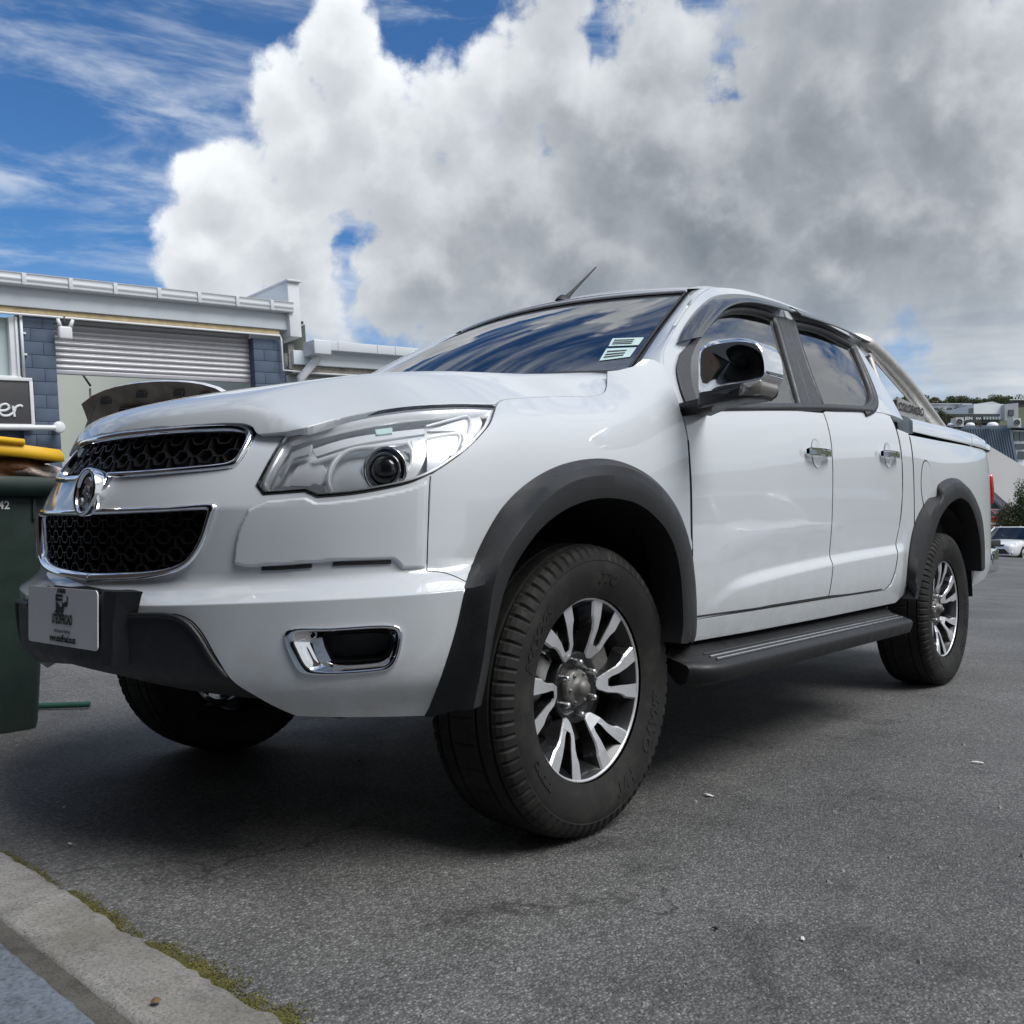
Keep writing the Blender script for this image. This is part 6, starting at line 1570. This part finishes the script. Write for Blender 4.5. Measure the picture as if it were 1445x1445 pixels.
    for y in (-h+.92, h-.95):
        for sx in (1, -1):
            R9 = Matrix.Translation((sx*(Wd/2-.11), y, .32)) @ Matrix.Rotation(math.radians(90)*sx, 4, 'Y')
            m = MB(); m.lathe([(.20, .10), (.27, .11), (.315, .09), (.32, .0), (.315, -.09), (.2, -.10)], 28, R9); w_ = m.build('wheel', RUBBER, t)
            m = MB(); m.lathe([(.0, .075), (.05, .08), (.07, .06), (.17, .075), (.20, .10)], 28, R9); m.build('hubcap', SATIN, w_)
    if hood_open:
        # raised bonnet hinged at the screen, seen from below
        m = MB(); rows2 = []; hy = -h+1.25
        for k in range(9):
            s_ = k/8; r_ = []
            for q in range(13):
                x = (q/12-.5)*1.62*(1-.06*s_); d = 1.04*s_+.05*(1-(2*q/12-1)**2)*s_
                r_.append((x, hy-.42*d+.05*s_, hoodz+.90*d-.05*(2*q/12-1)**2*s_-.06*(2*q/12-1)**6*s_-.16*s_**3*.6))
            rows2.append(r_)
        m.loft(rows2); up_ = [[(p[0]*1.01, p[1]+.045, p[2]+.018) for p in r_] for r_ in rows2]; hd_ = m.build('open_bonnet', UNDERH, t)
        m = MB(); m.loft(up_); rim_ = [rows2[-1], up_[-1]]; m.loft(rim_); m.loft([[r_[0] for r_ in rows2], [r_[0] for r_ in up_]]); m.loft([[r_[-1] for r_ in rows2], [r_[-1] for r_ in up_]]); m.build('bonnet_skin', paint, hd_)
        m = MB(); r1 = rows2[3]; r2_ = rows2[6]; A = [np.array(r1[3]), np.array(r1[9]), np.array(r2_[9]), np.array(r2_[3])]; dn = np.array((0, -.02, -.01))
        for a, b in zip(A, A[1:]+A[:1]): m.tube([a+dn, b+dn], .028, 6)
        m.build('bonnet_frame', GLOSSB, hd_)
        for q in (2, 5, 8, 10):
            c = np.array(rows2[7][q])+dn; m = MB(); m.box(c, (.10, .03, .05), bev=.01); m.build('bonnet_bracket', BLACK, hd_)
        m = MB(); m.tube([np.array(rows2[7][1])+dn, (-.62, -h+.5, hoodz-.02)], .010, 6); m.build('bonnet_stay', BLACK, hd_)
    return t
def place(t, loc, rz): t.location = loc; t.rotation_euler = (0, 0, rz)
# white sedan far behind on the right; its front faces the camera
P = atD(1420, 793, 41.0)
c1 = make_car('parked_car', 'white sedan parked by the shrubs at the far end of the lot', CARW); place(c1, (P[0]-.25, P[1]+2.1, float(gz(P[0], P[1]+2))), math.radians(-4))
c1.location.z = P[2]+.02
# van-like car with raised bonnet inside the roller door
P = atD(238, 640, 8.8); c2 = make_car('parked_car', 'white car with its bonnet raised in front of the roller door', CARW, suv=True, hood_open=True); place(c2, (P[0]-.30, P[1]+1.05, float(gz(P[0]-.3, P[1]+1))), math.radians(22))

# ================================================================ far side of the lot and the hill
LEAFM = []
for i, c in enumerate([(.065, .090, .030), (.105, .110, .042), (.055, .075, .030), (.14, .12, .055)]):
    m_ = varied('leaf_%s' % 'abcd'[i], c, .7, .35, .8 if i < 4 else 1.); LEAFM.append(m_)
BARK = varied('bark', (.10, .075, .05), .9, .3, 6, .5, 20)
def leafcrown(m, c, r, n, size, rg, squash=1.):
    c = np.array(c); nb = max(5, int(n/90)); lob = [(c+rg.uniform(-1, 1, 3)*np.array(r)*(.62, .62, .58), rg.uniform(.28, .52)) for _ in range(nb)]
    for _ in range(n):
        lc, lr = lob[rg.randint(nb)]; d = rg.randn(3); d /= np.linalg.norm(d); p = lc+d*np.array(r)*lr*rg.uniform(.55, 1.05)
        a = rg.randn(3); a /= np.linalg.norm(a); b = np.cross(a, rg.randn(3)); b /= np.linalg.norm(b)+1e-9; s = size*rg.uniform(.6, 1.4)
        m.add([p-a*s, p+b*s*.5, p+a*s, p-b*s*.5], [(0, 1, 2, 3)])
def tree(name, label, base, h, w, mi, seed, n=1500, size=None, group=None, trunk=True, cat='tree', low=.3):
    rg = np.random.RandomState(seed); base = np.array(base, float); t = empty(name, label, cat, group, loc=tuple(base))
    m = MB(); top_ = np.array((0, 0, h*.75)); 
    m.tube([(0, 0, -.3), (w*.02, 0, h*.35), tuple(top_)], [h*.035, h*.022, h*.006], 8)
    for k in range(5): a = rg.uniform(0, 6.28); z = h*rg.uniform(.25, .6); m.tube([(0, 0, z), (w*.22*math.cos(a), w*.22*math.sin(a), z+h*.12), (w*.38*math.cos(a), w*.38*math.sin(a), z+h*.2)], [h*.014, h*.008, h*.003], 5)
    m.build('trunk', BARK, t)
    m = MB(); leafcrown(m, (0, 0, h*(low+(1-low)/2)), (w/2, w/2, h*(1-low)/2), n, size or w*.045, rg); m.build('crown', LEAFM[mi], t, recalc=False); return t
HILLM = varied('hill_scrub', (.055, .066, .028), .95, .4, .05)
# hillside: a real slope rising beyond the lot
hx = np.linspace(-140, 200, 52); hy = np.linspace(70, 420, 60)
_hp = pchip([60, 78, 95, 116, 158, 205, 250, 330, 430], [-3.0, -2.0, 5.5, 11.0, 16.0, 23.3, 25.5, 26, 23])
def hz_(x, y): return float(_hp(y))+.5*math.sin(x*.09+y*.03)*min(1, max(0, (y-90)/60))
m = MB(); n = len(hx); m.add([(x, y, hz_(x, y)) for y in hy for x in hx], [(j*n+i, j*n+i+1, (j+1)*n+i+1, (j+1)*n+i) for j in range(len(hy)-1) for i in range(n-1)], 0, True)
tag(m.build('hill', HILLM), kind='structure')
FARW = varied('far_white_wall', (.82, .83, .84), .6, .05, .3); FARD = varied('far_dark_wall', (.055, .06, .065), .6, .15, .4); FARG = varied('far_grey', (.42, .44, .45), .6, .1, .3)
FARGL = principled('far_glass', (.06, .075, .085), .15, spec=.8); BLUEC = varied('blue_grey_cladding', (.13, .17, .215), .5, .08, .6); OFFW = varied('render_offwhite', (.66, .64, .61), .8, .05, .5)
YEW = Vector((CF[0], CF[1], 0)).normalized()
def pxbox(name, x0, y0, x1, y1, dep, thick, mat, parent, skew=0.):
    """upright block whose near face spans the given window at a distance, with real depth behind"""
    A, B, C_, D_ = atD(x0, y1, dep), atD(x1, y1, dep+skew), atD(x1, y0, dep+skew), atD(x0, y0, dep)
    back = np.array((CF[0], CF[1], 0))*thick; V = [A, B, C_, D_]; V = V+[p+back for p in V]
    m = MB(); m.add(V, [(0, 1, 2, 3), (7, 6, 5, 4), (0, 4, 5, 1), (1, 5, 6, 2), (2, 6, 7, 3), (3, 7, 4, 0)]); return m.build(name, mat, parent)
def pxpoly(name, pts, dep, thick, mat, parent):
    V = [atD(x, y, dep) for x, y in pts]; n = len(V); back = np.array((CF[0], CF[1], 0))*thick; V2 = [p+back for p in V]
    m = MB(); m.add(V+V2, [tuple(range(n)), tuple(range(2*n-1, n-1, -1))]+[(i, (i+1) % n, n+(i+1) % n, n+i) for i in range(n)]); return m.build(name, mat, parent)
hb = empty('hillside_building', 'long low white office block on the hill below the trees', 'building')
pxbox('wall', 1310, 570.5, 1360, 592, 150, 8, FARW, hb); pxbox('wall', 1358, 569, 1372, 586, 148, 8, FARG, hb)
for x in (1313, 1318, 1337, 1347): pxbox('window', x, 575.5, x+6.5, 578.5, 149.8, .5, FARGL, hb)
for x in (1359.5, 1363.5, 1367.5): pxbox('window', x, 572, x+3, 577, 147.8, .5, FARGL, hb)
pxbox('roof', 1308, 569, 1361, 570.6, 149.5, 9, FARG, hb)
wb_ = empty('hillside_warehouse', 'plain white warehouse with sloping roof line on the hill', 'building')
pxpoly('wall', [(1374, 592), (1374, 570), (1418, 570.5), (1418, 592)], 140, 12, FARW, wb_); pxpoly('wall', [(1418, 594), (1418, 570.5), (1437, 568.5), (1437, 594)], 139, 12, FARG, wb_); pxpoly('gable', [(1370, 571), (1400, 566.5), (1413, 570.4), (1374, 571.4)], 141, 12, FARG, wb_)
for (x, y, w_, h_) in ((1424, 578, 7, 8), (1369, 576, 5, 7)): pxbox('window', x, y, x+w_, y+h_, 138.8, .6, FARGL, wb_)
sb2 = empty('dark_shop_block', 'long dark shop block with white lettering in front of the white warehouse', 'building')
pxbox('wall', 1330, 584, 1411, 597, 110, 8, FARD, sb2)
for x in np.arange(1388, 1410, 4.2): pxbox('window', x, 588, x+2.6, 592, 109.8, .5, FARG, sb2)
def pxtext(s, x, y, hpx, dep, mat, parent, xs=1.):
    v, f = text_polys(s, 1.0, xs=xs, bold=.02); k = hpx/FPX*dep*1.35; O = atD(x, y, dep-.3); m = MB(); m.add([O+CR*p[0]*k+CU*p[1]*k for p in v], f); return m.build('lettering', mat, parent)
pxtext('JEN', 1367, 590.5, 4, 110, FARW, sb2, 1.3); pxtext('BAR', 1381, 590.5, 3, 110, FARW, sb2)
wd = empty('hilltop_signboard', 'dark hilltop building carrying large white capital letters', 'building'); pxbox('wall', 1432, 565, 1470, 586, 170, 10, FARD, wd); pxtext('WAID', 1440.5, 561, 6.0, 169, FARW, wd, 1.1); pxbox('sign_frame', 1426, 563.4, 1470, 564.4, 169.5, .4, FARW, wd)
# roof clutter: air conditioners on the clad building
cb = empty('clad_building', 'blue grey ribbed building with white framed windows beyond the bed of the pickup', 'building')
pxpoly('cladding', [(1334, 645), (1336, 604), (1427, 604), (1437, 654), (1437, 790), (1334, 790)], 66, 9, BLUEC, cb)
for k in range(26):
    x = 1338+k*3.55; pxpoly('rib', [(x+.10*40*0, 604.6), (x+1.2, 604.6), (x+1.2+9.5, 652), (x+9.5, 652)], 65.93, .12, BLUEC, cb) if x+11 < 1437 else None
pxbox('roof', 1330, 600, 1470, 604, 66, 11, BLUEC, cb)
pxbox('window_wall', 1429, 607, 1470, 790, 66.4, 6, FARW, cb)
for (x, y, x2, y2) in ((1431, 609, 1437.5, 622), (1439, 609, 1446, 622), (1433, 626, 1446, 634), (1437, 637, 1446, 648), (1448, 609, 1460, 622)): pxbox('window', x, y, x2, y2, 66.3, .15, FARGL, cb)
AC = varied('ac_cream', (.55, .54, .50), .5, .08, 3)
for i, (x, y) in enumerate(((1349, 591), (1430, 592))):
    ac = empty('air_conditioner', ['boxy outdoor air conditioner unit on the flat roof beside the yellow shrub', 'boxy outdoor air conditioner unit on the roof above the white framed windows'][i], 'air conditioner')
    pxbox('case', x, y-2, x+11, y+11, 65.0, .8, AC, ac); c = atD(x+5, y+4.5, 64.93); m = MB(); m.lathe([(.0, .01), (.05, .01), (.06, .0), (.17, .0), (.18, .02), (.20, .02), (.21, 0)], 24, Matrix.Translation(Vector(c)) @ Vector(-CF).to_track_quat('Z', 'Y').to_matrix().to_4x4()); m.build('fan', FARD, ac)
    pxbox('foot', x+1, y+11, x+3, y+13, 65.1, .6, FARD, ac); pxbox('foot', x+8, y+11, x+10, y+13, 65.1, .6, FARD, ac)
for i, (x0, x1) in enumerate(((1337, 1347), (1393, 1408), (1363, 1375))):
    t = empty('roof_dome', 'low white roof dome on the blue grey building', 'roof dome', 'white domes on the clad roof'); c = atD((x0+x1)/2, 599, 65.5); rr = (x1-x0)/2/FPX*65.5; m = MB(); m.lathe([(.001, rr*.45), (rr*.5, rr*.40), (rr*.85, rr*.2), (rr, 0), (rr, -rr*.3)], 24, Matrix.Translation(Vector(c))); m.build('dome', FARW, t)
# sloping off-white wall building
ob = empty('sloped_wall_building', 'off white building with a diagonal parapet behind the tailgate', 'building')
pxpoly('wall', [(1385, 626), (1394, 628), (1460, 667), (1470, 745), (1440, 727), (1385, 678)], 58, 4, OFFW, ob)
pxpoly('soffit', [(1385, 679), (1440, 728), (1470, 748), (1470, 760), (1436, 735), (1385, 688)], 58.2, 4, FARG, ob)
pxpoly('glazing', [(1385, 688), (1436, 735), (1436, 790), (1385, 790)], 58.6, 3, FARGL, ob); pxpoly('mullion', [(1410, 690), (1412, 691), (1416, 712), (1414, 712)], 58.5, .2, FARW, ob)
# fence, red and orange parked things behind it
c3 = make_car('parked_car', 'red car half hidden behind the shrubs', CARR); P = atD(1402, 745, 52); place(c3, (P[0], P[1], P[2]-.45), math.radians(70))
BAR = varied('barrier_orange', (.55, .13, .05), .5, .1, 2)
t = empty('plastic_barrier', 'orange and white plastic road barrier under the shrubs', 'barrier')
for k, (y0, y1, mm) in enumerate(((733, 737.5, BAR), (737.5, 740.5, FARW), (740.5, 745, BAR))): pxbox('panel', 1398, y0, 1425, y1, 48, .5, mm, t)
fn = empty('wire_fence', 'thin grey wire fence behind the white sedan', 'fence')
for y in (743.5, 749, 755): a, b = atD(1380, y-.5, 46), atD(1475, y+1, 46); m = MB(); m.tube([a, b], .012, 5); m.build('wire', FARG, fn)
for x in (1384, 1412, 1440, 1468): a, b = atD(x, 742, 46), atD(x, 775, 46); m = MB(); m.tube([a, b], .03, 6); m.build('post', FARG, fn)
# shrubs and trees
def treepx(name, label, px, ybot, ytop, wpx, dep, mi, seed, **k):
    P = atD(px, ybot, dep); h = (ybot-ytop)/FPX*dep; w = wpx/FPX*dep; return tree(name, label, P, h, w, mi, seed, **k)
treepx('shrub', 'olive green bushy shrub beside the white sedan', 1424, 772, 706, 40, 47.5, 1, 11, n=5200, size=.05, cat='shrub', low=.1)
treepx('shrub', 'tall dark shrub at the end of the wire fence', 1446, 780, 672, 26, 47, 0, 12, n=3800, size=.05, cat='shrub', low=.15)
treepx('shrub', 'pale flowering shrub on the flat roof between air conditioners', 1383, 604, 590, 10, 64, 3, 13, n=500, cat='shrub', low=.05)
TREEL = ['dark green tree crown on the skyline of the hill', 'olive green tree crown on the skyline of the hill', 'deep green tree crown on the skyline of the hill', 'brownish tree crown on the skyline of the hill']
tl = [(1311, 26, 560, 1), (1330, 24, 563, 2), (1349, 26, 560, 2), (1370, 24, 560, 2), (1398, 22, 560, 2), (1412, 26, 561, 0), (1426, 24, 560, 0), (1283, 28, 557, 2), (1300, 24, 556, 0), (1322, 26, 566, 0), (1339, 24, 558.5, 2), (1360, 28, 557, 1), (1379, 22, 564, 0), (1391, 26, 561, 1), (1405, 24, 555, 3), (1418, 24, 558, 1), (1433, 26, 557.5, 2), (1446, 30, 556, 0), (1268, 26, 560, 1), (1252, 26, 562, 0), (1466, 30, 557, 2)]
for i, (px, w_, yt, mi) in enumerate(tl):
    treepx('hilltop_tree', TREEL[mi], px, 577, yt, w_, 185+(i % 3)*6, mi, 40+i, n=1500, group='trees on the hilltop', low=.05)
for i, (px, w_, yt, yb, mi) in enumerate(((1330, 22, 575, 602, 2), (1318, 20, 580, 604, 3), (1344, 14, 582, 600, 1))):
    treepx('hillside_tree', ['scrubby dark tree below the white office block', 'brown leaning scrub tree beside the sports bar', 'yellow green bush at the end of the dark shop block'][i], px, yb, yt, w_, 90, mi, 70+i, n=1600, low=.05)

# ================================================================ unseen, across the yard and behind the photographer: for reflections and shade
c4 = make_car('parked_car', 'white sport utility car across the yard mirrored in the pickup doors', CARW, suv=True, L=4.5, H=1.66); place(c4, (7.2, 12.6, float(gz(7, 12.6))), math.radians(-55))
c5 = make_car('parked_car', 'graphite car across the yard mirrored in the rear door of the pickup', CARG); place(c5, (9.0, 17.5, float(gz(9, 17))), math.radians(-60))
BRICKW = conc('brown_brick', (.115, .085, .07), 6.)
rw = empty('brick_workshop', 'brown brick workshop with dark doorway, unseen behind the photographer', 'building')
m = MB(); m.box((-6.6, -3.4, 3.0), (10.4, .3, 6.0)); m.build('wall', BRICKW, rw); m = MB(); m.box((6.4, -3.4, 3.0), (3.2, .3, 6.0)); m.build('wall', BRICKW, rw); m = MB(); m.box((1.7, -3.4, 4.6), (6.2, .3, 2.8)); m.build('lintel', FARD, rw); m = MB(); m.box((1.7, -9.0, 2.1), (8.4, .3, 4.2)); m.build('back_wall', FARD, rw)  # walls raised and widened to darken the front of the truck
m = MB(); m.box((-.4, -6.3, 4.3), (15, 5.6, .1)); m.build('roof', FARD, rw)
for x in (-1.6, 5.0): m = MB(); m.box((x, -6.3, 2.1), (.2, 5.2, 4.2)); m.build('inner_wall', FARD, rw)
yb = empty('yard_building', 'unseen long dark warehouse across the yard with grey roller doors', 'building')
m = MB(); m.box((26, 42, 1.6), (.5, 70, 4.2)); m.build('wall', BLUEC, yb); m = MB(); m.box((25.7, 42, 3.2), (.4, 70, .9)); m.build('fascia', FARW, yb)  # wall colour darkened so the white car stands out in door reflections
for y in (20, 30, 40, 50, 60): m = MB(); m.box((25.7, y, 1.0), (.2, 4.6, 3.0)); m.build('roller_door', FARD, yb)
